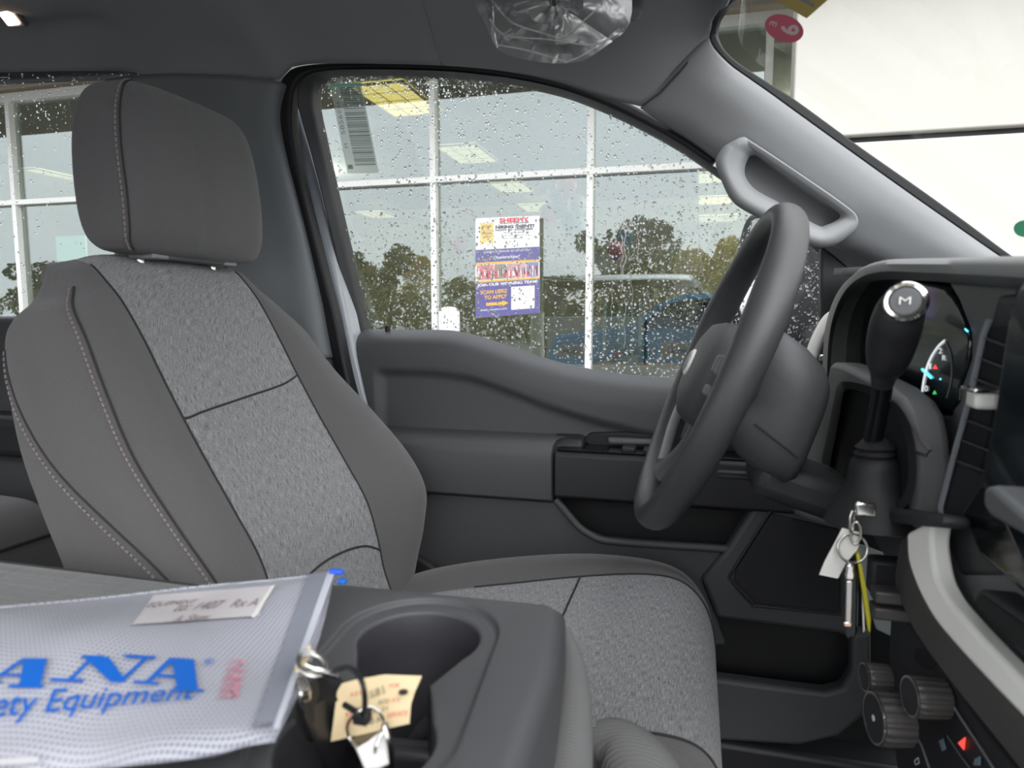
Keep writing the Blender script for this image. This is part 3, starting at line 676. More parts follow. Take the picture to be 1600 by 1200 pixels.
# =================================================================== STEERING
WC = Vector((.022, .83, 1.335)); WU = Vector((.379, 0, .925)).normalized(); WB = Vector((-.085, .99, 0)).normalized(); WU = (WU-WB*WU.dot(WB)).normalized(); WN = WU.cross(WB).normalized()
if WN.x > 0: WN = -WN     # towards the driver
sw = empty('steering_wheel', WC, 'black padded steering wheel with badge and thumb switches', 'steering wheel')
def wp(a, r, h=0): return WC+(WB*math.cos(a)+WU*math.sin(a))*r+WN*h
ring = []
for k in range(96):
    a = 2*math.pi*k/96; grip = .0165+.0018*math.exp(-((abs(((a-math.pi/2+math.pi) % (2*math.pi))-math.pi)-1.15)/.3)**2)
    rad = wp(a, 1)-WC; row = []
    for j in range(20):
        b = 2*math.pi*j/20; row.append(wp(a, .186)+rad*math.cos(b)*grip*.92+WN*math.sin(b)*grip*1.12)
    ring.append(row)
ring.append(ring[0]); loft('rim', ring, WHEEL, sw, closed=True, smooth=180)
# airbag hub
hub = []
def hubsec(s, h, ry=1): 
    out = []
    for k in range(28):
        t = 2*math.pi*k/28; c, s_ = math.cos(t), math.sin(t)
        x = math.copysign(abs(c)**.75, c)*.082*s; y = math.copysign(abs(s_)**.7, s_)*.062*s*ry
        if y < 0: x *= 1-.25*abs(y)/.062
        out.append(WC+WB*x+WU*(y-.006)+WN*h)
    return out
loft('airbag_cover', [hubsec(.9, -.045), hubsec(1.02, -.03), hubsec(1.04, -.008), hubsec(1.0, .008), hubsec(.9, .018), hubsec(.6, .025), hubsec(.2, .027), hubsec(.01, .0275)], PLA, sw, closed=True, caps=True, smooth=60)
bd = lathe('badge', WC+WN*.026-WU*.002, WN, [(0, .001), (.0, .0165), (.003, .016), (.0045, .013), (.0048, .0002)], SIL, sw, 32, sq=(1.0, 1.75) if False else (1, 1))
bl2 = lathe('badge_field', WC+WN*.0295-WU*.002, WN, [(0, .012), (.0022, .0118), (.0023, .0002)], M('blue_grey_badge', (.12, .15, .2), .3), bd, 32)
# spokes
def spoke(a, r0, r1, w0, w1, h0=-.004, h1=-.004):
    rows = []
    for t in range(9):
        f = t/8; r = r0+(r1-r0)*f; w = w0+(w1-w0)*f+.012*(2*f-1)**4; tang = (WU*math.cos(a)-WB*math.sin(a)); th = .011; h = h0+(h1-h0)*f-.012*math.sin(math.pi*f)
        c = wp(a, r, h); rows.append([c+tang*(w*math.cos(q))+WN*(th*math.sin(q)) for q in [2*math.pi*k/16 for k in range(16)]])
    return loft('spoke', rows, PLA, sw, closed=True, caps=True, smooth=60)
spoke(math.radians(4), .06, .176, .036, .020); spoke(math.radians(176), .06, .176, .036, .020)
spoke(math.radians(-62), .05, .176, .020, .014, -.012); spoke(math.radians(-118), .05, .176, .020, .014, -.012)
for a in (0, math.pi):
    sg = 1 if a == 0 else -1
    for rr0, uu, w, h in ((.105, .010, .020, .020), (.128, .010, .014, .022), (.116, -.018, .026, .012)):
        B('thumb_switch', WC+WB*(rr0*sg)+WU*uu+WN*.010, (w, h, .010), PLM, sw, .003, ax=(WB, WU, WN))
B('switch_icon', WC+WB*.105+WU*.014+WN*.0155, (.008, .0015, .0006), PAPER, sw, 0, ax=(WB, WU, WN)); B('switch_icon', WC+WB*.128+WU*.008+WN*.0155, (.005, .0015, .0006), PAPER, sw, 0, ax=(WB, WU, WN))
lt = [WC+WB*.155-WU*.09+WN*(-.012), WC+WB*.13-WU*.12-WN*.014, WC+WB*.09-WU*.14-WN*.016]
tube('spoke_trim', cr([WC+WB*.16-WU*.055-WN*.002, WC+WB*.13-WU*.095-WN*.0, WC+WB*.085-WU*.14-WN*.002], 5), .007, PLG, sw, 10)
# column shroud
sc = empty('steering_column', WC-WN*.06, 'charcoal steering column shroud behind the wheel', 'steering column')
CA = Vector((.93, .04, -.30)).normalized(); CS = Vector((0, 1, 0)); CU = CA.cross(CS).normalized()
if CU.z < 0: CU = -CU
rows = []
c0 = WC-WN*.025
for d, w, h, dz in [(0, .040, .040, 0), (.005, .062, .058, 0), (.03, .078, .074, -.006), (.055, .086, .074, -.016), (.075, .086, .070, -.026), (.084, .076, .060, -.030), (.088, .045, .035, -.030)]:
    c = c0+CA*d+Vector((0, 0, dz)); row = []
    for k in range(32):
        t = 2*math.pi*k/32; a, b = math.cos(t), math.sin(t)
        row.append(c+CS*(math.copysign(abs(a)**.6, a)*w)+CU*(math.copysign(abs(b)**.6, b)*h))
    rows.append(row)
loft('upper_shroud', rows, PLA, sc, closed=True, caps=True, smooth=60)
tube('shroud_gap', [p+(p-(c0+CA*.1)).normalized()*.0005 for p in [Vector(q) for q in [r[17] for r in rows[2:5]]]], .0014, SEAM, sc, 6)
B('tilt_lever', c0+CA*.06+Vector((-.02, .03, -.105)), (.10, .02, .008), PLB, sc, .003)
B('lower_shroud', c0+CA*.085+Vector((0, .0, -.095)), (.12, .12, .045), PLB, sc, .015, ax=(CA, CS, CU))
tube('signal_stalk', [WC+Vector((.06, .07, .03)), WC+Vector((.055, .14, .05)), WC+Vector((.05, .19, .06))], .008, PLB, sc, 10)

# =================================================================== DASHBOARD
dash = empty('dashboard', (.3, .6, .66), 'charcoal dashboard with cluster, slatted vent, screen and silver trim', 'dashboard')
def D(px, off=0): return [DP(x, y, off) for x, y in px]
# outer hood outline and the dark lens outline
ho = [(1289, 640), (1288, 580), (1291, 520), (1301, 478), (1318, 446), (1345, 420), (1380, 407), (1430, 404), (1480, 403), (1540, 401), (1600, 400), (1700, 398), (1800, 396)]
hi = [(1292, 640), (1292, 580), (1296, 522), (1307, 480), (1324, 450), (1350, 431), (1384, 424), (1430, 425), (1480, 427), (1540, 430), (1600, 434), (1700, 440), (1800, 446)]
hj = [(1300, 640), (1300, 580), (1304, 525), (1314, 488), (1330, 460), (1354, 443), (1386, 437), (1430, 438), (1480, 441), (1540, 446), (1600, 452), (1700, 460), (1800, 466)]
n = 60
r0 = resample(cr(D(ho, -.10), 6), n); r1 = resample(cr(D(ho, .015), 6), n); r2 = resample(cr(D(hi, .022), 6), n); r3 = resample(cr(D(hj, .0), 6), n); r4 = resample(cr(D(hj, -.03), 6), n)
r0 = [p+Vector((.20, .0, -.01)) for p in r1]
HOODM = M('dash_top_glare_plastic', (.22, .222, .22), .5, bump=900)  # dark dash plastic lightened in colour to stand in for windscreen glare
loft('hood', [r0, r1, [(a+b)/2+Vector((-.004, 0, .001)) for a, b in zip(r1, r2)], r2, r3, r4], [HOODM], dash, smooth=60)
# top pad running to the windscreen
tp = []
for i in range(6):
    x = .2+.09*i; tp.append([Vector((x, y, 1.398+.056*max(0, y+.05)-.006*i)) for y in (1.12, 1.05, .9, .7, .46, .2, -.1, -.28)])
loft('top_pad', tp, PLM, dash, thick=.01)
# backing face behind everything
back = [(1300, 640), (1300, 560), (1306, 490), (1330, 450), (1386, 432), (1900, 440), (1900, 1300), (1560, 1300), (1400, 1120), (1400, 900), (1340, 800), (1285, 780), (1285, 690)]
prism('face_panel', D(back, -.035), (.02, 0, 0), PLA, dash, .002)
lens = [(1293, 600), (1296, 540), (1303, 500), (1316, 470), (1332, 447), (1352, 436), (1400, 437), (1465, 447), (1480, 456), (1492, 472), (1505, 500), (1513, 530), (1509, 570), (1498, 605), (1486, 642), (1404, 624), (1340, 606)]
cl = prism('cluster_lens', D(lens, -.012), (.012, 0, 0), SCR, dash, .002, 2)
prism('cluster_surround', D([(1480, 440), (1590, 445), (1588, 470), (1560, 480), (1500, 760), (1440, 830), (1405, 640), (1486, 650), (1517, 560), (1517, 520), (1498, 470)], -.014), (.02, 0, 0), PLM, dash, .003)
def arc(cx, cy, rx, ry, a0, a1, n=24, rot=0):
    out = []
    for k in range(n+1):
        a = math.radians(a0+(a1-a0)*k/n); x, y = rx*math.cos(a), ry*math.sin(a); out.append((cx+x*math.cos(rot)-y*math.sin(rot), cy+x*math.sin(rot)+y*math.cos(rot)))
    return out
def Tp(name, px, r, mat, off=-.0113, par=cl): return tube(name, [DP(x, y, off) for x, y in px], r, mat, par, 6)
GW = M('gauge_white_print', (.7, .7, .72), .5, emit=((.8, .82, .85), .35)); GC = M('cyan_needle', (.1, .6, .8), .4, emit=((.1, .65, .9), 1.0)); GR = M('red_lamp', (.7, .05, .05), .4, emit=((1, .08, .06), .5)); GG = M('green_lamp', (.05, .5, .15), .4, emit=((.05, .7, .2), .35)); GD = M('gauge_rim_grey', (.25, .26, .28), .4)
g0 = cr([Vector((x, y, 0)) for x, y in [(1476, 532), (1466, 541), (1456, 556), (1449, 572), (1444, 592), (1441, 612)]], 4); Tp('gauge_scale', [(p.x, p.y) for p in g0], .0011, GW)
g1 = cr([Vector((x, y, 0)) for x, y in [(1477, 532), (1484, 550), (1487, 575), (1485, 600), (1479, 622)]], 4); Tp('gauge_rim', [(p.x, p.y) for p in g1], .0006, GD)
Tp('needle', [(1441, 577), (1455, 590)], .0013, GC)
def dtext(name, s, cx, cy, w, h, mat, off=-.0113, rot=0, par=cl):
    q = quadmap(DP(cx-w/2, cy+h/2, off), DP(cx+w/2, cy+h/2, off), DP(cx+w/2, cy-h/2, off), DP(cx-w/2, cy-h/2, off), 0); text(name, s, q, mat, par, bold=.01)
dtext('gauge_number', '2', 1469, 548, 5, 9, GW); dtext('gauge_number', '1', 1453, 572, 3, 9, GW); dtext('gauge_number', '0', 1447, 607, 5, 9, GW)
dtext('gear_letter', 'R', 1475, 559, 6, 8, GW)
for nm_, x, y, m_, s_ in (('warning_lamp', 1462, 573, GR, 7), ('warning_lamp', 1461, 613, GG, 6), ('info_digit', 1470, 592, GC, 3)):
    q = D([(x-s_/2, y+s_/2), (x+s_/2, y+s_/2), (x, y-s_/2)], -.0122); prism(nm_, q, (-.0006, 0, 0), m_, cl, 0)
Tp('info_digit', [(1508, 514), (1512, 518)], .0007, GC)
# outboard vent with pale frame at the far end
vf = empty('side_vent', PY(1280, 555, 1.08), 'pale-framed side air vent at the outer end of the dashboard', 'vent')
tube('vent_frame', cr([PY(x, y, 1.075) for x, y in [(1266, 562), (1272, 540), (1285, 512), (1297, 496), (1312, 488)]], 5), .008, SIL, vf, 10)
prism('vent_body', rnd([(1275, 565), (1285, 535), (1300, 510), (1330, 505), (1330, 590), (1290, 590)], 1.10), (.0, .02, 0), PLB, vf, .004)
B('vent_tab', PY(1287, 559, 1.07), (.012, .006, .010), CHR, vf, .002)
# lower driver panel and column housing
lower = [(1190, 780), (1200, 745), (1240, 700), (1275, 640), (1292, 590), (1300, 566), (1340, 580), (1405, 622), (1425, 700), (1425, 800), (1400, 838), (1345, 832), (1290, 822), (1240, 806), (1205, 790)]
prism('lower_panel', [DP(x, y, .03) for x, y in lower], (.03, 0, 0), M('lower_dash_lit_plastic', (.17, .165, .17), .5, bump=900), dash, .008, 3)  # panel colour lightened to imitate light caught on its rounded top
# shifter recess: raised rim + dark pocket
ro_ = [(1322, 596), (1308, 604), (1302, 630), (1292, 680), (1284, 720), (1284, 757), (1300, 782), (1330, 798), (1380, 803), (1410, 795), (1428, 770), (1432, 720), (1422, 665), (1402, 632), (1365, 606)]
ri_ = [(1328, 608), (1318, 614), (1314, 636), (1306, 680), (1297, 725), (1298, 752), (1311, 772), (1338, 786), (1378, 790), (1402, 783), (1416, 762), (1419, 720), (1410, 670), (1393, 642), (1362, 618)]
a_ = cr(D(ro_, .028), 5, True); b_ = cr(D(ro_, .038), 5, True); c_ = cr(D(ri_, .036), 5, True); d_ = cr(D(ri_, -.02), 5, True)
loft('shifter_surround', [a_, b_, c_, d_], PLB, dash, closed=True, smooth=50)
prism('shifter_pocket', D(ri_, .0312), (.003, 0, 0), RUB, dash, 0, 4)
Tp('shroud_edge', [(1418, 650), (1440, 690), (1454, 704), (1446, 712), (1430, 706)], .0016, PLM, .03, dash)
# trough for ignition key and lower bar
prism('lower_ledge', D([(1335, 790), (1380, 792), (1440, 800), (1470, 806), (1470, 825), (1400, 818), (1338, 808)], .045), (.02, 0, 0), PLB, dash, .004)
# centre stack: vent column
prism('vent_housing', D([(1556, 462), (1600, 456), (1600, 900), (1500, 900), (1462, 820), (1462, 800), (1500, 690)], .012), (.03, 0, 0), PLB, dash, .004)
prism('vent_opening', D([(1540, 512), (1578, 508), (1530, 742), (1490, 715)], .0135), (.004, 0, 0), RUB, dash, 0)
Tp('vent_frame', [(1546, 500), (1538, 520), (1516, 620), (1490, 715), (1470, 792), (1474, 830), (1480, 870)], .0022, GD, .016, dash)
for k in range(7):
    y = 530+k*32; x = 1540-k*7.2
    prism('vent_slat', [DP(x-6, y-4, .018), DP(x+36, y+12, .018), DP(x+36, y+19, .006), DP(x-6, y+3, .006)], (.004, 0, -.001), PLM, dash, .001)
vt = B('vent_tab', DP(1534, 622, .026), (.014, .018, .014), SIL, dash, .003); B('tab_cap', DP(1532, 609, .027), (.016, .024, .003), CHR, vt, .001)
# touchscreen slab
ts = prism('touchscreen', D([(1574, 480), (1592, 436), (1720, 440), (1720, 900), (1600, 900), (1532, 752)], .034), (.022, 0, 0), SCR, dash, .006)
prism('screen_bezel', D([(1532, 752), (1560, 770), (1700, 900), (1700, 990), (1600, 930), (1530, 870), (1500, 800)], .022), (.02, 0, 0), GLOSS, dash, .004)
prism('volume_ledge', D([(1536, 760), (1548, 758), (1640, 838), (1640, 862), (1545, 806), (1534, 790)], .062), (.03, 0, 0), PLM, dash, .005)
prism('stack_fascia', D([(1466, 800), (1500, 800), (1640, 960), (1640, 1080), (1590, 1040), (1500, 950), (1463, 898), (1456, 850)], .010), (.02, 0, 0), PLM, dash, .004)
prism('storage_tray', D([(1512, 930), (1530, 918), (1660, 1010), (1660, 1080), (1600, 1030)], .03), (.025, 0, 0), PLB, dash, .004)
prism('storage_opening', D([(1532, 930), (1660, 1020), (1660, 1064), (1600, 1020), (1522, 942)], .032), (.004, 0, 0), RUB, dash, .0)
# silver sweep
SLf = [(1416, 832), (1418, 874), (1431, 915), (1448, 950), (1469, 982), (1520, 1040), (1600, 1125), (1660, 1190)]
SRt = [(1459, 810), (1454, 847), (1461, 896), (1472, 922), (1487, 945), (1535, 1000), (1600, 1069), (1660, 1132)]
band('silver_trim', [DP(x, y, .040) for x, y in SLf], [DP(x, y, .034) for x, y in SRt], (.014, 0, 0), SIL, dash, .003, n=50)
SL2 = [(1408, 838), (1400, 880), (1398, 915), (1415, 960), (1440, 1005), (1495, 1080), (1590, 1200), (1660, 1290)]
BRZ = M('warm_grey_satin_plastic', (.085, .078, .075), .45)
band('trim_flank', [DP(x, y, .030) for x, y in SL2], [DP(x+2, y+2, .034) for x, y in SLf], (.02, 0, 0), BRZ, dash, .003, n=50)
# lower switch panel with knobs
prism('switch_panel', D([(1395, 900), (1412, 960), (1500, 1090), (1592, 1215), (1592, 1330), (1420, 1330), (1398, 1180), (1388, 1020)], .006), (.02, 0, 0), PLB, dash, .003)
prism('panel_cut', D([(1432, 1012), (1458, 1016), (1462, 1040), (1446, 1046), (1428, 1030)], .0065), (.002, 0, 0), RUB, dash, .001, 2)
KM = M('ribbed_knob_grey', (.085, .079, .077), .35)
def knob(cx, cy, r, ln, off, nm_, lab_):
    ax = Vector((-1, -.17, .02)).normalized(); c = DP(cx, cy, off)
    k = lathe('control_knob', c-ax*ln, ax, [(0, r*.95), (ln*.75, r), (ln*.95, r*.97), (ln, r*.9), (ln+.0005, r*.86)], KM, dash, 72, ridges=36, rd=r*.05); k['label'] = lab_
    f = lathe('knob_face', c+ax*.0003, ax, [(0, r*.84), (.0008, r*.84), (.0009, .0001)], PLB, k, 40)
    lathe('knob_rim', c+ax*.0003, ax, [(0, r*.95), (.001, r*.95), (.001, r*.88), (0, r*.88)], CHR, k, 40)
    return k, ax, c
k1, ka, kc = knob(1367, 1122, .0225, .026, .052, '', 'large ribbed grey knob')
lathe('knob_icon', kc+ka*.001, ka, [(0, .0028), (.0006, .0026), (.0007, .0001)], PAPER, k1, 12)
knob(1423, 1088, .0165, .026, .035, '', 'small ribbed grey knob')
knob(1352, 1058, .013, .020, .05, '', 'ribbed grey thumb wheel')
for pts_, r_ in ((((1421, 1133), (1440, 1165), (1452, 1200)), .0011), (((1478, 1085), (1500, 1120), (1530, 1165), (1552, 1200)), .0011), (((1480, 1150), (1500, 1180), (1515, 1200)), .0005)):
    Tp('switch_divider', pts_, r_, GD, .0075, dash)
q = D([(1498, 1161), (1509, 1152), (1507, 1172)], .0072); prism('hazard_mark', q, (-.0006, 0, 0), GR, dash, 0)
q = D([(1468, 1158), (1474, 1154), (1479, 1170), (1473, 1174)], .0072); BLU = M('pale_blue_print', (.25, .35, .42), .5); prism('switch_mark', q, (-.0006, 0, 0), BLU, dash, 0)
q = D([(1524, 1186), (1532, 1182), (1532, 1196), (1522, 1196)], .0072); prism('switch_mark', q, (-.0006, 0, 0), BLU, dash, 0)
Tp('switch_mark', [(1432, 1186), (1435, 1184), (1436, 1192), (1431, 1195), (1429, 1190), (1432, 1186)], .0006, PAPER, .0075, dash)
# toggles stacked between the key and the trim
for (x, y) in ((1392, 930), (1390, 955)):
    B('toggle_switch', DP(x, y, .035), (.03, .020, .011), KM, dash, .002)
B('toggle_housing', DP(1393, 900, .02), (.04, .022, .035), PLB, dash, .004)
# pale metal bracket behind
pb = prism('pedal_bracket', [PY(x, y, .98) for x, y in [(1340, 850), (1420, 880), (1425, 1010), (1370, 985), (1348, 910)]], (.0, .01, 0), M('pale_green_grey_metal', (.36, .40, .38), .5), None, .003); tag(pb, 'pale metal bracket behind the hanging keys under the dashboard', 'bracket')
kp = B('trim_9', (.42, .86, .95), (.06, .55, .65), PLB, None, .02); struct(kp); kp['label'] = 'dark bulkhead under the dashboard'

# =================================================================== COLUMN SHIFTER
sh = empty('gear_shifter', DP(1366, 790, .04), 'black column gear shifter with chrome ring around its button', 'gear lever')
def SY(x, y, Y): return PY(x, y, Y)
kc_ = [SY(1378, 602, .645), SY(1381, 586, .64), SY(1385, 571, .635), SY(1390, 548, .625), SY(1396, 522, .615), SY(1402, 500, .605), SY(1409, 480, .598), SY(1412, 473, .594)]
tube('grip', cr(kc_, 5), .02, PLB, sh, 24, taper=cr1([.0085, .0105, .0148, .0180, .0190, .0188, .0170, .0145], 5))
tube('stalk', cr([SY(1366, 705, .665), SY(1365, 685, .662), SY(1371, 652, .656), SY(1377, 622, .65), SY(1380, 596, .645)], 5), .0080, GLOSS, sh, 20)
ga = (CAM-SY(1414, 470, .585)).normalized(); ga = (ga+Vector((-.1, 0, .25))).normalized()
gc = SY(1415, 472, .588)
lathe('chrome_ring', gc, ga, [(-.010, .0148), (0, .0162), (.003, .0157), (.0042, .0142), (.0036, .0118), (.001, .0114), (-.002, .0114)], CHR, sh, 48)
bt_ = lathe('shift_button', gc, ga, [(-.002, .0114), (.0026, .0112), (.0036, .0100), (.0040, .0001)], PLM, sh, 40)
a1 = ga.cross(Vector((0, 0, 1))).normalized()*-1; a2 = ga.cross(a1).normalized()
if a2.z < 0: a2 = -a2
if a1.dot(RT) < 0: a1 = -a1
qm = quadmap(gc-a1*.004-a2*.003+ga*.0046, gc+a1*.004-a2*.003+ga*.0046, gc+a1*.004+a2*.003+ga*.0046, gc-a1*.004+a2*.003+ga*.0046, .0003); text('button_letter', 'M', qm, PAPER, bt_)
bc = SY(1366, 790, .665); bt3 = SY(1367, 700, .665); bv_ = (bt3-bc); bl_n = bv_.length
lathe('boot', bc, bv_.normalized(), [(-.015, .042), (0, .036), (.010, .028), (.020, .0235), (.034, .0215), (.042, .0195), (.045, .0155), (.048, .0175), (.051, .0145), (.054, .0165), (.057, .013), (.061, .0095)], RUB, sh, 36, smooth=50)

# =================================================================== KEYS IN THE IGNITION
ik = empty('ignition_keys', SY(1345, 795, .62), 'keys and fob hanging from the ignition below the shifter', 'keys')
YK = .60
pB = SY(1352, 796, YK)
B('key_bow', pB, (.016, .004, .012), CHR, ik, .003, ax=(Vector((1, .1, 0)).normalized(), Vector((-.1, 1, 0)).normalized(), Vector((0, 0, 1))))
def circ(c, r, a, b, n=32): return [c+(a*math.cos(2*math.pi*k/n)+b*math.sin(2*math.pi*k/n))*r for k in range(n)]
ux, uz = RT.copy(), Vector((0, 0, 1))
tube('chain_link', circ(SY(1331, 815, YK), .0055, ux*.5+FW*.4, uz*1.6), .0011, STEEL, ik, 8, closed=True)
tube('chain_link', circ(SY(1337, 833, YK), .0055, ux*.6-FW*.3, uz*1.7), .0011, STEEL, ik, 8, closed=True)
tube('split_ring', circ(SY(1332, 857, YK), .0125, ux*.98, uz*.95+FW*.2), .0010, STEEL, ik, 8, closed=True)
tube('split_ring', circ(SY(1332, 857, YK+.002), .0121, ux*.98, uz*.95+FW*.2), .0009, STEEL, ik, 8, closed=True)
prism('paper_tag', [SY(x, y, YK+.004) for x, y in [(1316, 825), (1347, 833), (1340, 858), (1322, 880), (1309, 904), (1280, 898), (1288, 878), (1302, 852)]], (0, .0006, 0), PAPER, ik, 0)['label'] = 'pinkish white paper tag'
fp = [(1321, 886), (1328, 879), (1336, 884), (1339, 905), (1338, 990), (1330, 996), (1320, 992), (1317, 905)]
fb = prism('key_fob', [SY(x, y, YK-.003) for x, y in fp], (.004, .014, 0), GLOSS, ik, .003, 2)
prism('fob_cap', [SY(x, y, YK-.006) for x, y in [(1320, 900), (1323, 884), (1328, 880), (1334, 884), (1337, 900), (1335, 908), (1321, 907)]], (.002, .008, 0), CHR, fb, .002)
prism('fob_edge', [SY(x, y, YK-.0055) for x, y in [(1322, 908), (1333, 908), (1331, 975), (1320, 975)]], (.001, .006, 0), STEEL, fb, .001)
COP = M('warm_chrome', (.9, .68, .55), .2, 1)
prism('fob_tip', [SY(x, y, YK-.006) for x, y in [(1318, 972), (1332, 973), (1331, 981), (1318, 980)]], (.001, .006, 0), COP, fb, .001)
YEL = M('yellow_tag_plastic', (.45, .40, .02), .35)
prism('yellow_tag', [SY(x, y, YK) for x, y in [(1338, 868), (1343, 866), (1354, 920), (1361, 968), (1360, 990), (1356, 985), (1347, 925)]], (.0015, .012, 0), YEL, ik, .0006)['label'] = 'yellow plastic tag on edge'
prism('key_blade', [SY(x, y, YK+.003) for x, y in [(1346, 930), (1350, 930), (1352, 986), (1348, 990)]], (.0, .002, 0), STEEL, ik, .0004)

# =================================================================== BAG
def bagh(x, y):
    return 1.215+.0045*math.sin(x*19+y*8+1.0)+.003*math.sin(x*31-y*25)+.0045*math.sin(y*34+x*5)+.0015*math.sin(x*90+y*40)
def onbag(px, py, h=0):
    z = 1.215
    for _ in range(4):
        p = PZ(px, py, z); z = bagh(p.x, p.y)+h
    return PZ(px, py, z)
T_ = [(-420, 975), (-200, 960), (0, 940), (150, 927), (300, 910), (420, 899), (522, 888)]
B_b = [(-420, 1215), (-200, 1212), (0, 1199), (120, 1190), (300, 1171), (385, 1152), (428, 1146)]
nb = 90; mb = 60
Tc = resample(cr([Vector((x, y, 0)) for x, y in T_], 6), nb); Bc = resample(cr([Vector((x, y, 0)) for x, y in B_b], 6), nb)
bag = empty('mesh_pouch', onbag(250, 1050)-Vector((0, 0, .02)), 'white translucent mesh zip pouch with blue lettering on the console', 'pouch')
rowsT, rowsB, uvs = [], [], []
for i in range(nb):
    a, b = Tc[i], Bc[i]; row = []; rb_ = []
    for j in range(mb):
        t = j/(mb-1); q = a.lerp(b, t); bow = 14*math.sin(math.pi*t)*(i/(nb-1))**6
        p = onbag(q.x+bow, q.y); e = min(1, 8*min(t, 1-t, 1-i/(nb-1)+.0)); row.append(p-Vector((0, 0, .004*(1-e)**2))); rb_.append(p-Vector((0, 0, .003+.012*e)))
        uvs.append((p.x, p.y))
    rowsT.append(row); rowsB.append(rb_)
def bagmat():
    m, nt, b = newmat('woven_mesh_vinyl'); N = nt.nodes; L = nt.links; co = coord(nt, True)
    mp = N.new('ShaderNodeMapping'); mp.inputs['Rotation'].default_value = (0, 0, math.radians(-14)); L.new(co, mp.inputs[0])
    sx = N.new('ShaderNodeSeparateXYZ'); L.new(mp.outputs[0], sx.inputs[0])
    def line(o, f, th):
        a = N.new('ShaderNodeMath'); a.operation = 'MULTIPLY'; a.inputs[1].default_value = f; L.new(o, a.inputs[0])
        s = N.new('ShaderNodeMath'); s.operation = 'FRACT'; L.new(a.outputs[0], s.inputs[0])
        g = N.new('ShaderNodeMath'); g.operation = 'LESS_THAN'; g.inputs[1].default_value = th; L.new(s.outputs[0], g.inputs[0]); return g.outputs[0]
    l1 = line(sx.outputs[0], 380, .42); l2 = line(sx.outputs[1], 300, .42)
    mx_ = N.new('ShaderNodeMath'); mx_.operation = 'MAXIMUM'; L.new(l1, mx_.inputs[0]); L.new(l2, mx_.inputs[1])
    nz = N.new('ShaderNodeTexNoise'); nz.inputs['Scale'].default_value = 9; L.new(co, nz.inputs['Vector'])
    cr_ = N.new('ShaderNodeValToRGB'); cr_.color_ramp.elements[0].position = .40; cr_.color_ramp.elements[1].position = .56
    cr_.color_ramp.elements[0].color = (.20, .21, .25, 1); cr_.color_ramp.elements[1].color = (.30, .30, .35, 1); L.new(nz.outputs['Fac'], cr_.inputs[0])
    mm = N.new('ShaderNodeMix'); mm.data_type = 'RGBA'; L.new(mx_.outputs[0], mm.inputs[0]); L.new(cr_.outputs[0], mm.inputs[6]); mm.inputs[7].default_value = (.50, .50, .56, 1)
    L.new(mm.outputs[2], b.inputs['Base Color']); b.inputs['Roughness'].default_value = .38
    bp = N.new('ShaderNodeBump'); bp.inputs['Strength'].default_value = .4; bp.inputs['Distance'].default_value = .0006; L.new(mx_.outputs[0], bp.inputs['Height']); L.new(bp.outputs[0], b.inputs['Normal'])
    return m
BAGM = bagmat()
loft('pouch_front', rowsT, BAGM, bag, uv=uvs, smooth=180); 
loft('pouch_back', rowsB, BAGM, bag, uv=uvs, smooth=180)
BND = M('grey_woven_binding', (.24, .25, .30), .7, bump=500, bs=.6)
def patch(name, qpx, mat, h=.0009, nu=24, nv=24, par=bag):
    (a, b, c, d) = [Vector((x, y, 0)) for x, y in qpx]; rows = []
    for i in range(nu+1):
        row = []
        for j in range(nv+1):
            q = a.lerp(b, i/nu).lerp(d.lerp(c, i/nu), j/nv); row.append(onbag(q.x, q.y, h))
        rows.append(row)
    return loft(name, rows, mat, par, smooth=180)
def grid_uv_bag(): pass
patch('binding_strip', [(482, 897), (512, 893), (432, 1128), (396, 1134)], BND)
patch('edge_welt', [(512, 893), (524, 892), (436, 1138), (426, 1138)], M('clear_vinyl_edge', (.58, .59, .66), .25), .0014, par=bag)
patch('bottom_hem', [(-200, 1196), (60, 1182), (60, 1192), (-200, 1208)], M('vinyl_hem', (.70, .68, .72), .3), .0012)
BLUE = M('bright_blue_ink', (.01, .13, .55), .4); RED_ = M('faded_red_ink', (.62, .22, .30), .5); INK = M('brown_grey_ink', (.28, .22, .22), .6)
lc = patch('label_card', [(240, 930), (424, 915), (404, 962), (206, 976)], M('pale_label_card', (.62, .58, .60), .5), .0016)
patch('card_border', [(424, 915), (430, 914), (398, 966), (392, 963)], PAPER, .0019)
def bagq(bl, br, tr, tl, h=.0022):
    bl, br, tr, tl = [Vector((x, y, 0)) for x, y in (bl, br, tr, tl)]
    def f(u, v, hh=0):
        q = bl.lerp(br, u).lerp(tl.lerp(tr, u), v); return onbag(q.x, q.y, h)
    return f
text('card_writing', 'EQUIPMENT', bagq((226, 950), (300, 944), (310, 936), (238, 941)), INK, bag)
text('card_writing', 'to: 1407   Rx A', bagq((270, 955), (400, 946), (406, 934), (285, 942)), INK, bag, shear=.3)
text('card_writing', 'A. Shaw', bagq((268, 972), (325, 967), (332, 958), (278, 962)), INK, bag, shear=.3)
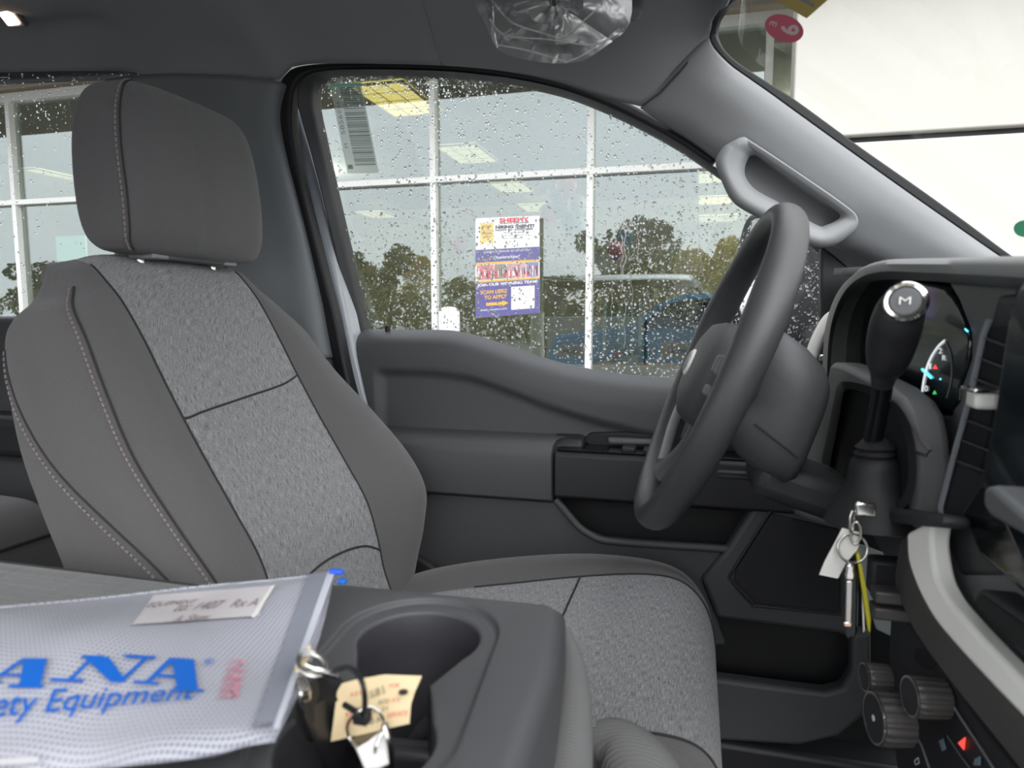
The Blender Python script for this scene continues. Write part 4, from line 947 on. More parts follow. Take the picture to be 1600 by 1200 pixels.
# serif capitals laid down stroke by stroke
def strokes(name, quads, h=.0022):
    vs, fs = [], []
    for qd in quads:
        a, b, c, d = [Vector((x/2.667, 750+y/2.667, 0)) for x, y in qd]; k = len(vs); n_ = 8
        for i in range(n_+1):
            for j in range(n_+1):
                q = a.lerp(b, i/n_).lerp(d.lerp(c, i/n_), j/n_); vs.append(onbag(q.x, q.y, h))
        fs += [[k+i*(n_+1)+j, k+(i+1)*(n_+1)+j, k+(i+1)*(n_+1)+j+1, k+i*(n_+1)+j+1] for i in range(n_) for j in range(n_)]
    return mesh(name, vs, fs, BLUE, bag)
strokes('blue_letter', [[(100, 742), (196, 742), (168, 858), (78, 858)], [(92, 742), (120, 742), (-30, 838), (-50, 838)], [(-5, 806), (95, 808), (92, 818), (-20, 816)], [(36, 851), (182, 853), (178, 866), (32, 864)], [(-70, 834), (8, 836), (2, 848), (-74, 846)]])
strokes('blue_letter', [[(352, 738), (452, 736), (528, 838), (462, 842)], [(372, 742), (392, 742), (302, 832), (280, 832)], [(606, 734), (626, 734), (510, 842), (484, 842)], [(338, 730), (430, 730), (428, 742), (340, 742)], [(508, 726), (652, 732), (646, 746), (528, 740)], [(214, 824), (352, 830), (346, 842), (206, 838)]])
strokes('blue_letter', [[(712, 740), (808, 746), (824, 868), (738, 864)], [(706, 740), (738, 742), (622, 842), (600, 842)], [(654, 806), (742, 814), (742, 826), (640, 818)], [(726, 858), (850, 872), (848, 884), (722, 870)], [(560, 834), (664, 842), (658, 854), (552, 846)]])
text('blue_letter', '®', bagq((318, 1038), (334, 1038), (336, 1028), (320, 1028)), BLUE, bag)
text('blue_writing', 'ety Equipment', bagq((-14, 1134), (303, 1099), (311, 1066), (-8, 1080)), BLUE, bag, shear=.25, bold=.006)
text('red_writing', 'SAFETY', bagq((372, 1090), (388, 1030), (372, 1028), (350, 1088)), RED_, bag, bold=.02)
text('red_writing', 'RESTRAIN', bagq((352, 1088), (366, 1030), (360, 1030), (342, 1086)), RED_, bag)
zp = onbag(526, 893, .002); B('zip_pull', zp, (.010, .005, .003), M('blue_zip_plastic', (.03, .12, .75), .4), bag, .001); B('zip_stop', onbag(535, 908, .0), (.006, .005, .003), BLUE, bag, .001)

# =================================================================== KEYS IN THE CUP HOLDER
kb = empty('key_bunch', Vector((C2.x, C2.y, ZC-.08)), 'bunch of car keys with tan stock tag in the near cup holder', 'keys')
def KZ(x, y, z): return PZ(x, y, z)
FOBP = M('black_fob_plastic', (.012, .012, .014), .4)
fobp = [KZ(484, 1100, 1.215), KZ(516, 1060, 1.205), KZ(590, 1170, 1.14), KZ(560, 1195, 1.15)]
f1 = prism('key_fob', [KZ(470, 1082, 1.212), KZ(494, 1050, 1.207), KZ(506, 1060, 1.205), KZ(530, 1100, 1.19), KZ(560, 1170, 1.155), KZ(535, 1195, 1.150), KZ(512, 1190, 1.16)], (0, 0, -.012), FOBP, kb, .003)
f2 = prism('key_fob', [KZ(500, 1050, 1.200), KZ(525, 1044, 1.198), KZ(548, 1080, 1.18), KZ(590, 1160, 1.15), KZ(560, 1175, 1.145)], (0, .0, -.010), PLB, kb, .003)
prism('fob_loop', [KZ(462, 1062, 1.216), KZ(474, 1048, 1.216), KZ(486, 1072, 1.212), KZ(486, 1078, 1.211), KZ(470, 1086, 1.212), KZ(464, 1078, 1.214)], (0, 0, -.006), CHR, f1, .0015)
TAN = M('tan_card', (.78, .62, .38), .8)
prism('folded_card', [KZ(461, 1042, 1.219), KZ(484, 1006, 1.221), KZ(488, 1020, 1.220), KZ(472, 1046, 1.217), KZ(462, 1050, 1.217)], (0, 0, -.0008), TAN, kb, .0002)
for q in range(3):
    c = KZ(486+q*1.5, 1034+q*3, 1.222); tube('split_ring', circ(c, .0072, RT*.9+Vector((0, 0, -.35)), (FW*.8+UP*.25).normalized()), .0009, STEEL, kb, 8, closed=True)
tube('ring_arm', cr([KZ(478, 1038, 1.225), KZ(500, 1048, 1.222), KZ(526, 1056, 1.216)], 4), .0016, CHR, kb, 10)
prism('key_blade', [KZ(456, 1084, 1.212), KZ(463, 1090, 1.210), KZ(490, 1150, 1.17), KZ(488, 1158, 1.168), KZ(478, 1150, 1.172), KZ(458, 1115, 1.19)], (0, 0, -.002), STEEL, kb, .0005)
# tan stock tag with red and black print
tg = [KZ(517, 1157, 1.172), KZ(640, 1128, 1.178), KZ(658, 1056, 1.202), KZ(524, 1073, 1.205)]
tagp = [(517, 1157), (578, 1143), (640, 1129), (642, 1100), (648, 1080), (659, 1056), (600, 1054), (560, 1061), (534, 1068), (527, 1080), (522, 1120)]
def tz(x, y): return 1.176+(1150-y)*.0003+.003*math.sin((x-517)/140*math.pi)
tgo = prism('stock_tag', [KZ(x, y, tz(x, y)) for x, y in tagp], (0, 0, -.0006), TAN, kb, 0)
def tq(bl, br, tr, tl):
    pts = [KZ(x, y, tz(x, y)+.0012) for x, y in (bl, br, tr, tl)]; return quadmap(*pts, 0.0003)
RINK = M('red_print', (.65, .06, .05), .6); KINK = M('black_handwriting', (.05, .045, .04), .6)
for s, q, m_ in (('KEY', ((548, 1088), (566, 1085), (567, 1079), (549, 1082)), RINK), ('FOB', ((608, 1074), (623, 1073), (624, 1067), (609, 1069)), RINK), ('F P S', ((606, 1098), (624, 1096), (625, 1090), (607, 1092)), RINK), ('SERVICE', ((604, 1122), (636, 1117), (637, 1110), (605, 1114)), RINK), ('TAG', ((537, 1142), (546, 1140), (551, 1112), (541, 1114)), RINK),
                 ('SUB 5', ((578, 1091), (602, 1083), (600, 1071), (577, 1080)), KINK), ('ROS', ((592, 1101), (606, 1098), (605, 1091), (592, 1094)), KINK), ('31', ((596, 1112), (606, 1110), (605, 1103), (596, 1105)), KINK), ('20', ((578, 1116), (588, 1113), (588, 1104), (577, 1107)), KINK), ('40 A', ((574, 1134), (596, 1127), (595, 1119), (573, 1125)), KINK)):
    text('tag_print', s, tq(*q), m_, tgo)
lathe('tag_eyelet', KZ(630, 1082, tz(630, 1082)+.0008), (0, 0, 1), [(0, .0025), (.0006, .0024), (.0007, .0001)], RUB, tgo, 20)
zt = [KZ(524, 1047, 1.219), KZ(545, 1043, 1.224), KZ(562, 1058, 1.226), KZ(569, 1080, 1.222), KZ(570, 1105, 1.208), KZ(567, 1118, 1.198)]
tube('cable_tie', cr(zt, 6), .0014, RUB, kb, 8); B('tie_head', KZ(566, 1120, 1.196), (.008, .007, .006), RUB, kb, .001); tube('cable_tie', [KZ(538, 1101, 1.198), KZ(560, 1114, 1.198)], .0016, RUB, kb, 8)
WT = prism('white_tag', [KZ(x, y, z) for x, y, z in [(556, 1168, 1.175), (575, 1158, 1.178), (597, 1140, 1.182), (603, 1158, 1.178), (608, 1190, 1.17), (590, 1199, 1.168), (570, 1200, 1.168)]], (0, 0, -.0015), M('white_plastic_tag', (.82, .80, .80), .4), kb, .0006)
tube('wire_loop', cr([KZ(556, 1168, 1.178), KZ(545, 1150, 1.182), KZ(544, 1130, 1.19), KZ(560, 1112, 1.20), KZ(580, 1105, 1.20), KZ(597, 1120, 1.195), KZ(598, 1140, 1.185), KZ(588, 1165, 1.18), KZ(586, 1176, 1.176)], 6), .0008, STEEL, kb, 6)
tube('wire_loop', cr([KZ(600, 1130, 1.188), KZ(608, 1160, 1.18), KZ(612, 1200, 1.165)], 5), .0018, STEEL, kb, 6)
B('small_key', KZ(574, 1150, 1.165), (.012, .018, .003), M('brass_key', (.55, .42, .25), .35, .8), kb, .001)
blk = prism('fob_case', [KZ(x, y, z) for x, y, z in [(632, 1150, 1.135), (665, 1112, 1.15), (672, 1122, 1.145), (640, 1175, 1.125)]], (0, 0, -.012), PLA, kb, .003)
B('fob_case', Vector((C2.x+.004, C2.y+.0, ZC-.060)), (.05, .03, .014), GLOSS, kb, .003)

# =================================================================== VISOR ITEM IN PLASTIC
vm = empty('sun_visor', PY(865, 20, .80)+Vector((0, 0, .03)), 'dark overhead visor piece wrapped in crinkled clear plastic film', 'visor')
vp = [PY(x, y, .82) for x, y in [(758, -60), (755, 0), (770, 35), (800, 60), (860, 72), (920, 62), (962, 30), (975, 0), (975, -60)]]
prism('visor_panel', vp, (.0, .03, .0), PLA, vm, .008, 3)
for k in range(8): 
    a = PY(860+k*9, -4, .815); b = PY(862+k*9, 18+k*.5, .815); tube('grille_bar', [a, b], .0012, PLM, vm, 6)
def film():
    m = bpy.data.materials.new('clear_plastic_film'); m.use_nodes = True; nt = m.node_tree; nt.nodes.clear(); N = nt.nodes; L = nt.links
    o = N.new('ShaderNodeOutputMaterial'); t = N.new('ShaderNodeBsdfTransparent'); t.inputs[0].default_value = (.90, .90, .90, 1)
    g = N.new('ShaderNodeBsdfGlossy'); g.inputs['Roughness'].default_value = .32; d = N.new('ShaderNodeBsdfDiffuse'); d.inputs[0].default_value = (.5, .49, .48, 1)
    co = N.new('ShaderNodeTexCoord'); nz = N.new('ShaderNodeTexNoise'); nz.inputs['Scale'].default_value = 28; nz.inputs['Detail'].default_value = 2; nz.inputs['Distortion'].default_value = 1.2; L.new(co.outputs['Object'], nz.inputs['Vector'])
    bp = N.new('ShaderNodeBump'); bp.inputs['Strength'].default_value = .8; bp.inputs['Distance'].default_value = .012; L.new(nz.outputs['Fac'], bp.inputs['Height']); L.new(bp.outputs[0], g.inputs['Normal'])
    m1 = N.new('ShaderNodeMixShader'); m1.inputs[0].default_value = .45; L.new(g.outputs[0], m1.inputs[1]); L.new(d.outputs[0], m1.inputs[2])
    m2 = N.new('ShaderNodeMixShader'); m2.inputs[0].default_value = .34; L.new(t.outputs[0], m2.inputs[1]); L.new(m1.outputs[0], m2.inputs[2]); L.new(m2.outputs[0], o.inputs[0]); return m
FILM = film()
fo = [(742, -60), (744, 0), (762, 40), (776, 72), (800, 88), (845, 97), (882, 99), (912, 94), (945, 72), (975, 48), (984, 25), (985, 0), (985, -60)]
cpt = PY(865, 20, .79); rows = []
dfo = resample(cr([Vector((x, y, 0)) for x, y in fo], 5), 60)
rnd_ = random.Random(3)
jit = [[rnd_.uniform(-1, 1) for _ in range(7)] for _ in range(60)]
for i, q in enumerate(dfo):
    row = []
    for j in range(7):
        t = j/6; px = 865+(q.x-865)*(1.02-t*.95); py = 0+(q.y)*(1.0-t*.9)
        row.append(PY(px, py, .80-.028*math.sin(min(1, t*1.3)*math.pi/2)+.007*jit[i//6*6 % 60][j]*(1-i%6/6)+.007*jit[(i//6*6+6) % 60][j]*(i%6/6)+.0006*jit[i][j]))
    rows.append(row)
loft('plastic_wrap', rows, FILM, vm, smooth=25)
for k, c in enumerate([[(768, 0), (800, 35), (850, 52), (880, 58), (915, 30), (940, 8)], [(765, 30), (790, 55), (860, 62), (930, 70), (968, 45)], [(776, 70), (820, 78), (885, 96)], [(770, 10), (772, 45), (777, 75)], [(882, 98), (915, 84), (975, 45)], [(870, 14), (880, 30), (878, 50)]]):
    tube('film_crease', cr([PY(x, y, .775) for x, y in c], 5), .0011, FILM, vm, 6)
prism('visor_clip', [PY(x, y, .95) for x, y in [(980, 10), (1000, 14), (1004, 22), (996, 34), (984, 34)]], (0, .03, .03), PLM, vm, .003)

# =================================================================== STICKERS
def onglass(px, py): return GP(px, py, -.0006)
bs_ = empty('barcode_sticker', onglass(555, 200), 'pale green barcode sticker on upper corner of driver window', 'sticker')
qm = quadmap(onglass(543, 271), onglass(592, 270), onglass(564, 129), onglass(515, 131), 0)
FILM_ = M('pale_green_film', (.80, .86, .76), .5); FILM_.node_tree.nodes['Principled BSDF'].inputs['Alpha'].default_value = .6
flatq('sticker_sheet', qm, [(0, 0), (1, 0), (1, 1), (0, 1)], FILM_, bs_)
flatq('green_header', qm, [(.0, .96), (1, .96), (1, 1), (0, 1)], M('mint_green_ink', (.35, .72, .56), .5), bs_, .0004)
DG_ = M('dark_green_barcode_ink', (.20, .27, .24), .6); DG_.node_tree.nodes['Principled BSDF'].inputs['Alpha'].default_value = .72
vs, fs = [], []; v = .09; r3_ = random.Random(5)
while v < .955:
    h = r3_.choice([.006, .009, .013, .02]); k = len(vs); vs += [qm(u, w, .0004) for u, w in ((.30, v), (.96, v), (.96, v+h), (.30, v+h))]; fs.append([k, k+1, k+2, k+3]); v += h+r3_.choice([.004, .006, .008, .012])
mesh('barcode', vs, fs, DG_, bs_)
def tqm(u0, u1, v0, v1):   # text running down the strip, mirrored as seen from inside
    def f(u, v_, h=0): return qm(u0+(u1-u0)*v_, v1+(v0-v1)*(1-u), .0005)
    return f
text('sticker_print', '5856', tqm(.20, .06, .44, .66), DG_, bs_); text('sticker_print', '0', tqm(.2, .08, .675, .71), DG_, bs_); text('sticker_print', '44', tqm(.2, .1, .73, .80), DG_, bs_); text('sticker_print', 'M', tqm(.2, .08, .29, .34), DG_, bs_)
flatq('sticker_code', qm, [(.06, .05), (.22, .05), (.22, .10), (.06, .10)], DG_, bs_, .0004)
# windscreen stickers sit just inside the windscreen
def WSP(px, py): 
    return PP(px, py, PY(1225, 45, .80), Vector((.55, .25, .80)).normalized())
ps_ = empty('round_sticker', WSP(1225, 43), 'pink oval sticker marked 9 E on the windscreen', 'sticker')
PNK = M('pink_sticker', (.80, .14, .22), .5)
el = arc(1225.5, 44, 31, 20.5, 0, 360, 40, math.radians(20))[:-1]
mesh('sticker_disc', [WSP(x, y) for x, y in el]+[WSP(x, y)+FW*.001 for x, y in el], [list(range(40)), list(range(79, 39, -1))]+[[i, (i+1) % 40, 40+(i+1) % 40, 40+i] for i in range(40)], PNK, ps_)
def q4(pts, fn=WSP): 
    p = [fn(x, y)-FW*.0008 for x, y in pts]; return quadmap(*p, 0)
PKL = M('pale_pink_print', (.85, .68, .66), .5)
text('sticker_number', '9', q4([(1221, 38), (1216, 52), (1247, 57), (1249, 40)]), PKL, ps_, bold=.03)
text('sticker_letter', 'E', q4([(1204, 33), (1201, 39), (1212, 43), (1214, 36)]), PKL, ps_, bold=.02)
gs_ = empty('gold_sticker', WSP(1262, 5), 'gold square sticker corner at the top of the windscreen', 'sticker')
GOL = M('gold_sticker_ink', (.52, .40, .10), .5)
def wsprism(name, px, mat, par, th=.001): return prism(name, [WSP(x, y) for x, y in px], FW*th, mat, par, 0)
wsprism('sticker_sheet', [(1212, 0), (1180, -22), (1290, -80), (1330, -20), (1293, 0), (1261, 28)], GOL, gs_)
prism('sticker_print', [WSP(x, y)-FW*.001 for x, y in [(1248, 0), (1252, 4), (1262, 8), (1270, 13), (1272, 8), (1264, 4), (1266, -4), (1258, -8)]], FW*-.0005, M('grey_mauve_print', (.32, .27, .30), .6), gs_, 0)
GRN = M('green_sticker', (.04, .40, .20), .5)
gg = prism('green_sticker', [PP(x, y, PY(1598, 357, .75), Vector((.55, .25, .80)).normalized()) for x, y in arc(1602, 357, 17, 13, 0, 360, 28)[:-1]], FW*.001, GRN, None, 0); tag(gg, 'green oval sticker at the right edge of the windscreen', 'sticker')

# =================================================================== RAIN
def drops(name, region, n, lab, rmin=.0007, rmax=.0024, dens=None, seed=1, side=.0045):
    R = random.Random(seed); vs, fs = [], []; ax = Vector((1, 0, 0)); ay = GN.cross(ax).normalized(); k = 0; tries = 0
    while k < n and tries < n*30:
        tries += 1
        px = R.uniform(region[0], region[2]); py = R.uniform(region[1], region[3])
        if dens and R.random() > dens(px, py): continue
        c = GP(px, py, side); r = rmin+(rmax-rmin)*R.random()**3.2; st_ = R.uniform(.9, 1.5) if r > .0014 else R.uniform(.9, 1.15); m_ = 8 if r < .0013 else 10
        o = len(vs)
        for lv, (rr__, hh) in enumerate(((1, 0), (.85, .30), (.5, .50))):
            for j in range(m_):
                a = 2*math.pi*j/m_; vs.append(c+ax*(math.cos(a)*r*rr__)+ay*(math.sin(a)*r*rr__*st_)+GN*(hh*r))
        vs.append(c+GN*(.56*r)); top_ = len(vs)-1
        for lv in range(2):
            for j in range(m_): fs.append([o+lv*m_+j, o+lv*m_+(j+1) % m_, o+(lv+1)*m_+(j+1) % m_, o+(lv+1)*m_+j])
        for j in range(m_): fs.append([o+2*m_+j, o+2*m_+(j+1) % m_, top_])
        fs.append([o+j for j in range(m_)][::-1]); k += 1
    o = mesh(name, vs, fs, DROP, None, 180); o['kind'] = 'stuff'; tag(o, lab, 'raindrops'); return o
def top_line(px): return lerp_pts([(480, 125), (500, 112), (560, 108), (720, 113), (850, 132), (950, 165), (1050, 215), (1120, 262), (1300, 395)], px)
def dn(px, py):
    t = top_line(px)
    if py < t-4: return 0
    if py < t+38 and px < 760: return 1
    return .36+.1*math.sin(px*.02)+.16*(py > 330)
drops('raindrops', (480, 100, 1300, 600), 9500, 'fine raindrops scattered over the driver door window', .0008, .0026, dn, 3)
drops('raindrops', (-300, 115, 250, 500), 2600, 'raindrops over the rear side window behind the headrest', .0007, .0026, lambda x, y: 1 if y < 185 else .5, 9)
# runs of water
R = random.Random(12); vs, fs = [], []
P_ = []
for k in range(12):
    x = R.uniform(840, 1150); y = R.uniform(300, 470); L_ = R.uniform(30, 110); pts = []
    for j in range(9): pts.append(GP(x+R.uniform(-3, 3), y+L_*j/8, .0048))
    P_.append(tube('', cr(pts, 3), R.uniform(.0004, .0006), None, n=6, build=False))
v, f = join(P_); rv = mesh('water_streaks', v, f, DROP, None, 180); rv['kind'] = 'stuff'; tag(rv, 'thin trickles of rain running down the front half of driver window', 'water')

# =================================================================== OUTSIDE
# door mirror
dm = empty('door_mirror', PY(1230, 560, 1.45), 'black wet door mirror outside the front of the driver window', 'mirror')
ml = [(1216, 352), (1250, 352), (1300, 372), (1330, 420), (1330, 560), (1300, 600), (1235, 602), (1208, 585), (1205, 480)]
prism('mirror_housing', [PY(x, y, 1.42) for x, y in ml], (.02, .22, 0), RUB, dm, .02, 3)
mg = [PY(1208, 355, 1.42), PY(1206, 590, 1.42), PY(1176, 570, 1.62), PY(1153, 470, 1.63), PY(1158, 400, 1.63), PY(1170, 350, 1.62), PY(1188, 338, 1.55)]
prism('mirror_glass', mg, (.01, 0, 0), M('mirror_silver', (.75, .77, .78), .05, 1), dm, .002)
tube('mirror_edge', cr([PY(1190, 335, 1.55), PY(1170, 346, 1.62), PY(1157, 392, 1.64), PY(1150, 460, 1.64), PY(1158, 530, 1.63)], 5), .006, RUB, dm, 8)
B('mirror_arm', PY(1292, 545, 1.32), (.07, .20, .08), RUB, dm, .02)

gr = struct(B('ground', (0, 0, -.05), (160, 160, .1), M('wet_asphalt', (.07, .07, .072), .35, var=.15, bump=60), None, 0)); gr.name = 'ground'
# ---- shop front
YF = 6.0
def F(px, py, Y=YF): return PY(px, py, Y)
mw = .055
zt_ = 2.62; zh = 3.73; zb_ = .10
sf = empty('shop_front', (0, YF, 0), 'white-framed glass shop front of the building outside', 'building')
mxs = [-9.9, -8.44, F(26, 300).x, -5.9, -4.9, -3.79, F(679, 280).x, F(923, 270).x, F(1198, 200).x, 1.95]
for x in mxs: B('mullion', (x, YF, (zh+zb_)/2), (mw, .10, zh-zb_), WHT, sf, .004)
x0, x1 = mxs[0], mxs[-1]
for z in (zb_, zt_, zh): B('transom', ((x0+x1)/2, YF-.004, z), (x1-x0, .10, mw if z != zh else .09), WHT, sf, .004)
for i, (a, b) in enumerate(zip(mxs, mxs[1:])):
    B('glass_pane', ((a+b)/2, YF+.02, (zt_+zb_)/2), (b-a-mw, .008, zt_-zb_-mw), SHOP, sf, 0)
    B('glass_pane', ((a+b)/2, YF+.02, (zt_+zh)/2), (b-a-mw, .008, zh-zt_-mw), SHOP, sf, 0)
CLAD = M('taupe_wall_cladding', (.42, .38, .32), .8, bump=40)
B('header_wall', (-3, YF+.1, zh+.68), (16, .35, 1.2), CLAD, sf, .01)
B('canopy', (-4.2, 5.2, 3.90), (14, 1.5, .12), CLAD, sf, .02)
B('side_wall', (-10.4, YF+.1, 1.7), (1.0, .3, 3.5), CLAD, sf, .01)
# interior room
rm = empty('showroom', (-4, 10.5, 0), 'dim showroom interior behind the shop glass', 'room')
B('showroom_floor', (-4, 10.6, .04), (14, 9, .08), M('brown_tile_floor', (.30, .25, .18), .3, bump=20), rm, 0)
B('showroom_ceiling', (-4, 10.6, 3.86), (14, 9, .06), M('grey_ceiling_tile', (.28, .29, .28), .9), rm, 0)
B('back_wall', (-4, 15.1, 1.95), (14, .15, 3.9), M('dim_olive_wall', (.38, .37, .28), .8, var=.3), rm, 0)
B('end_wall', (3.0, 10.6, 1.95), (.15, 9, 3.9), M('dim_grey_wall', (.2, .2, .19), .8), rm, 0); B('end_wall', (-11, 10.6, 1.95), (.15, 9, 3.9), M('dim_grey_wall_b', (.2, .2, .19), .8), rm, 0)
TRO = M('yellow_ceiling_light', (.9, .8, .45), .5, emit=((1, .72, .20), 1.0)); TRO2 = M('pale_ceiling_light', (.9, .85, .6), .5, emit=((1, .84, .45), .45))
ci = 0
def troffer(c, w, l, mat, lab):
    t = empty('ceiling_light', c, lab, 'light', 'recessed ceiling lights inside the showroom')
    B('diffuser', c, (w, l, .03), mat, t, .003); v, f = join([box((c[0]+s*(w/2), c[1], c[2]-.012), (.03, l+.03, .02)) for s in (-1, 1)]+[box((c[0], c[1]+s*(l/2), c[2]-.012), (w+.03, .03, .02)) for s in (-1, 1)]+[box((c[0]+s*w/6, c[1], c[2]-.016), (.012, l, .004)) for s in (-1, 1)]+[box((c[0], c[1]+s*l/4, c[2]-.016), (w, .012, .004)) for s in (-1, 0, 1)])
    mesh('light_frame', v, f, M('light_frame_metal', (.6, .58, .5), .5), t)
ZT = 3.81
for (px, py, w, l, m_, lb) in ((622, 155, .62, 1.15, TRO, 'bright yellow ceiling light at the top left of the driver window view'), (731, 240, .62, 1.15, TRO2, 'second ceiling light from the left, above the poster'), (800, 292, .62, 1.0, TRO2, 'pale ceiling light just below the crossbar, above the poster'), (838, 324, .6, .9, TRO2, 'small pale ceiling light at the poster corner'),
        (80, 275, .7, 1.2, TRO2, 'pale ceiling light seen through the rear side window'), (1125, 276, .75, .9, TRO2, 'uppermost of three pale lights beside the grab handle'), (1122, 312, .75, .9, TRO2, 'middle of three pale lights beside the grab handle'), (1122, 341, .75, .9, TRO2, 'lowest of three pale lights beside the grab handle'), (590, 335, .6, .9, TRO2, 'faint ceiling light low at the left of the driver window view')):
    c = PZ(px, py, ZT)
    if c.y > 14.3: c = PY(px, py, 14.2); c = Vector((c.x, c.y, min(c.z, ZT)))
    troffer(tuple(c), w, l, m_, lb)
for x, y in ((-7.6, 9.5), (-6.3, 10.5), (1.3, 9.0), (2.0, 12.0)):  # added fill lights without fixtures, kept out of view, brighten the showroom
    ld = bpy.data.lights.new('showroom_fill_light', 'POINT'); ld.energy = 90; ld.shadow_soft_size = .12; ld.color = (1, .88, .68); lo = bpy.data.objects.new('showroom_fill_light', ld); lo.location = (x, y, 3.6); COL.objects.link(lo)
# poster
po = empty('recruiting_poster', F(793, 497, 5.93), 'white and purple recruiting poster on the shop glass', 'poster')
pm = quadmap(F(743, 497, 5.935), F(843, 489, 5.935), F(843, 337, 5.935), F(743, 341, 5.935), 0)
PUR = M('muted_purple_ink', (.125, .11, .30), .6); PO = M('orange_ink', (.85, .45, .08), .6); PWH = M('poster_white', (.82, .81, .80), .6); PRD = M('poster_red', (.72, .05, .07), .6); PBK = M('poster_dark_ink', (.06, .06, .10), .6)
def pr(u0, v0, u1, v1, mat, h=.0, name='panel'): return flatq(name, pm, [(u0, v0), (u1, v0), (u1, v1), (u0, v1)], mat, po, h)
v_, f_ = [pm(u, v, 0) for u, v in ((0, 0), (1, 0), (1, 1), (0, 1))], [[0, 1, 2, 3]]
prism('poster_sheet', v_, (0, .004, 0), PWH, po, 0)
pr(0, 0, 1, .355, PUR, .001); pr(0, .555, 1, .685, PUR, .001); pr(0, .535, 1, .556, PO, .0015); pr(0, .355, 1, .374, PO, .0015)
flatq('award_ribbon', pm, [(.075, .73), (.18, .76), (.285, .73), (.285, .95), (.075, .95)], M('ribbon_orange', (.88, .60, .22), .6), po, .001)
def pt(s, u0, v0, u1, v1, mat, bold=.0, shear=0): 
    def f(u, v, h=0): return pm(u0+(u1-u0)*u, v0+(v1-v0)*v, .003)
    text('poster_writing', s, f, mat, po, bold=bold, shear=shear)
pt('TOP', .11, .895, .25, .925, PBK); pt('WORK', .11, .86, .25, .88, PO); pt('PLACES', .10, .835, .26, .855, PBK); pt('2024', .12, .80, .24, .82, PBK)
pt('SHEEHY', .38, .945, .84, .99, PRD, .04); pt('AUTO STORES', .38, .93, .84, .942, PBK, .02); pt('HIRING', .32, .885, .60, .918, PBK, .05); pt('EVENT!', .63, .885, .92, .918, PBK, .05); pt('NOW IN', .32, .862, .58, .880, PBK, .03); pt('ALL STORES', .61, .862, .90, .880, PBK, .03)
pt('Proud to be named a', .45, .835, .80, .85, PBK); pt('Top Workplace by', .42, .805, .82, .82, PBK); pt('our own team', .45, .78, .75, .79, PBK)
pt('Congratulations to all of our', .13, .64, .87, .675, PWH, 0, .3); pt('Dealerships!', .28, .575, .70, .615, PWH, .01, .3)
PH = [M('photo_tone_a', (.55, .25, .26), .6, var=.4), M('photo_tone_b', (.30, .26, .22), .6, var=.5), M('photo_tone_c', (.55, .35, .36), .6, var=.4), M('photo_tone_d', (.28, .26, .42), .6, var=.5)]
for (a, b), m_ in zip(((.02, .29), (.30, .48), (.49, .79), (.80, .985)), PH): pr(a, .38, b, .53, m_, .0015, 'photograph')
rr9 = random.Random(4)
fg_ = [[], [], []]
for k in range(70):
    u = rr9.uniform(.03, .96); h = rr9.uniform(.03, .07); fg_[k % 3].append((u, .385+rr9.uniform(0, .05), h))
for L9, m_ in zip(fg_, (PRD, PBK, PWH)):
    vs, fs = [], []
    for u, v, h in L9: k = len(vs); vs += [pm(a, b, .002) for a, b in ((u, v), (u+.015, v), (u+.015, v+h), (u+.007, v+h+.012), (u, v+h))]; fs.append([k+i for i in range(5)])
    mesh('photographed_figures', vs, fs, m_, po)
pt('JOIN OUR WINNING TEAM!', .03, .305, .97, .345, PWH, .03); pt('SCAN HERE', .08, .235, .50, .275, PO, .03); pt('TO APPLY', .14, .18, .50, .22, PO, .03); pt('sheehycareers.com', .08, .06, .50, .085, PWH, .01)
flatq('arrow', pm, [(.17, .115), (.43, .115), (.43, .10), (.525, .13), (.43, .16), (.43, .145), (.17, .145)], PO, po, .002)
pr(.565, .055, .925, .29, PWH, .002, 'blank_square')

# desk, plant, bollard, papers seen inside
WOOD = M('light_oak_desk', (.40, .26, .13), .5, bump=30)
dk = empty('reception_desk', (.1, 7.3, 0.08), 'light oak desk behind the shop glass at the lower right', 'desk')
B('desk_top', (.35, 7.35, .83), (2.8, .8, .05), WOOD, dk, .006); B('desk_front', (.35, 7.0, .43), (2.7, .03, .75), WOOD, dk, .003); B('desk_side', (-.95, 7.35, .43), (.03, .7, .75), WOOD, dk, .003); B('desk_side', (1.65, 7.35, .43), (.03, .7, .75), WOOD, dk, .003)
ob = empty('organiser_box', F(1085, 560, 7.2), 'small wooden organiser box on the desk beside the steering wheel rim', 'box')
c = F(1075, 548, 7.2); B('box_body', c, (.55, .2, .16), WOOD, ob, .004); B('box_slot', c+Vector((0, -.1, 0)), (.35, .02, .04), RUB, ob, 0)
ob2 = empty('organiser_box', F(890, 545, 7.4), 'low wooden organiser box left of the white mullion', 'box')
c = F(892, 548, 7.4); B('box_body', c, (.28, .2, .12), WOOD, ob2, .004); B('box_slot', c+Vector((0, -.1, 0)), (.18, .02, .03), RUB, ob2, 0)
pl = empty('spider_plant', F(985, 560, 7.1), 'grassy green potted plant on the oak desk', 'plant')
c = F(985, 557, 7.1); lathe('plant_pot', c-Vector((0, 0, .10)), (0, 0, 1), [(0, .06), (.10, .08), (.10, .07), (.09, .0001)], M('white_pot', (.6, .6, .58), .5), pl, 24)
P_ = []; R = random.Random(2)
for k in range(70):
    a = R.uniform(0, 6.28); L_ = R.uniform(.15, .34); e = R.uniform(.4, 1.3); pts = [c+Vector((math.cos(a)*L_*t*math.cos(e*.6), math.sin(a)*L_*t*math.cos(e*.6)*.6, L_*(math.sin(e)*t*1.3-.9*t*t))) for t in (0, .25, .5, .75, 1)]
    P_.append(tube('', pts, .006, None, n=4, taper=[.005, .008, .007, .005, .001], flat=.3, build=False))
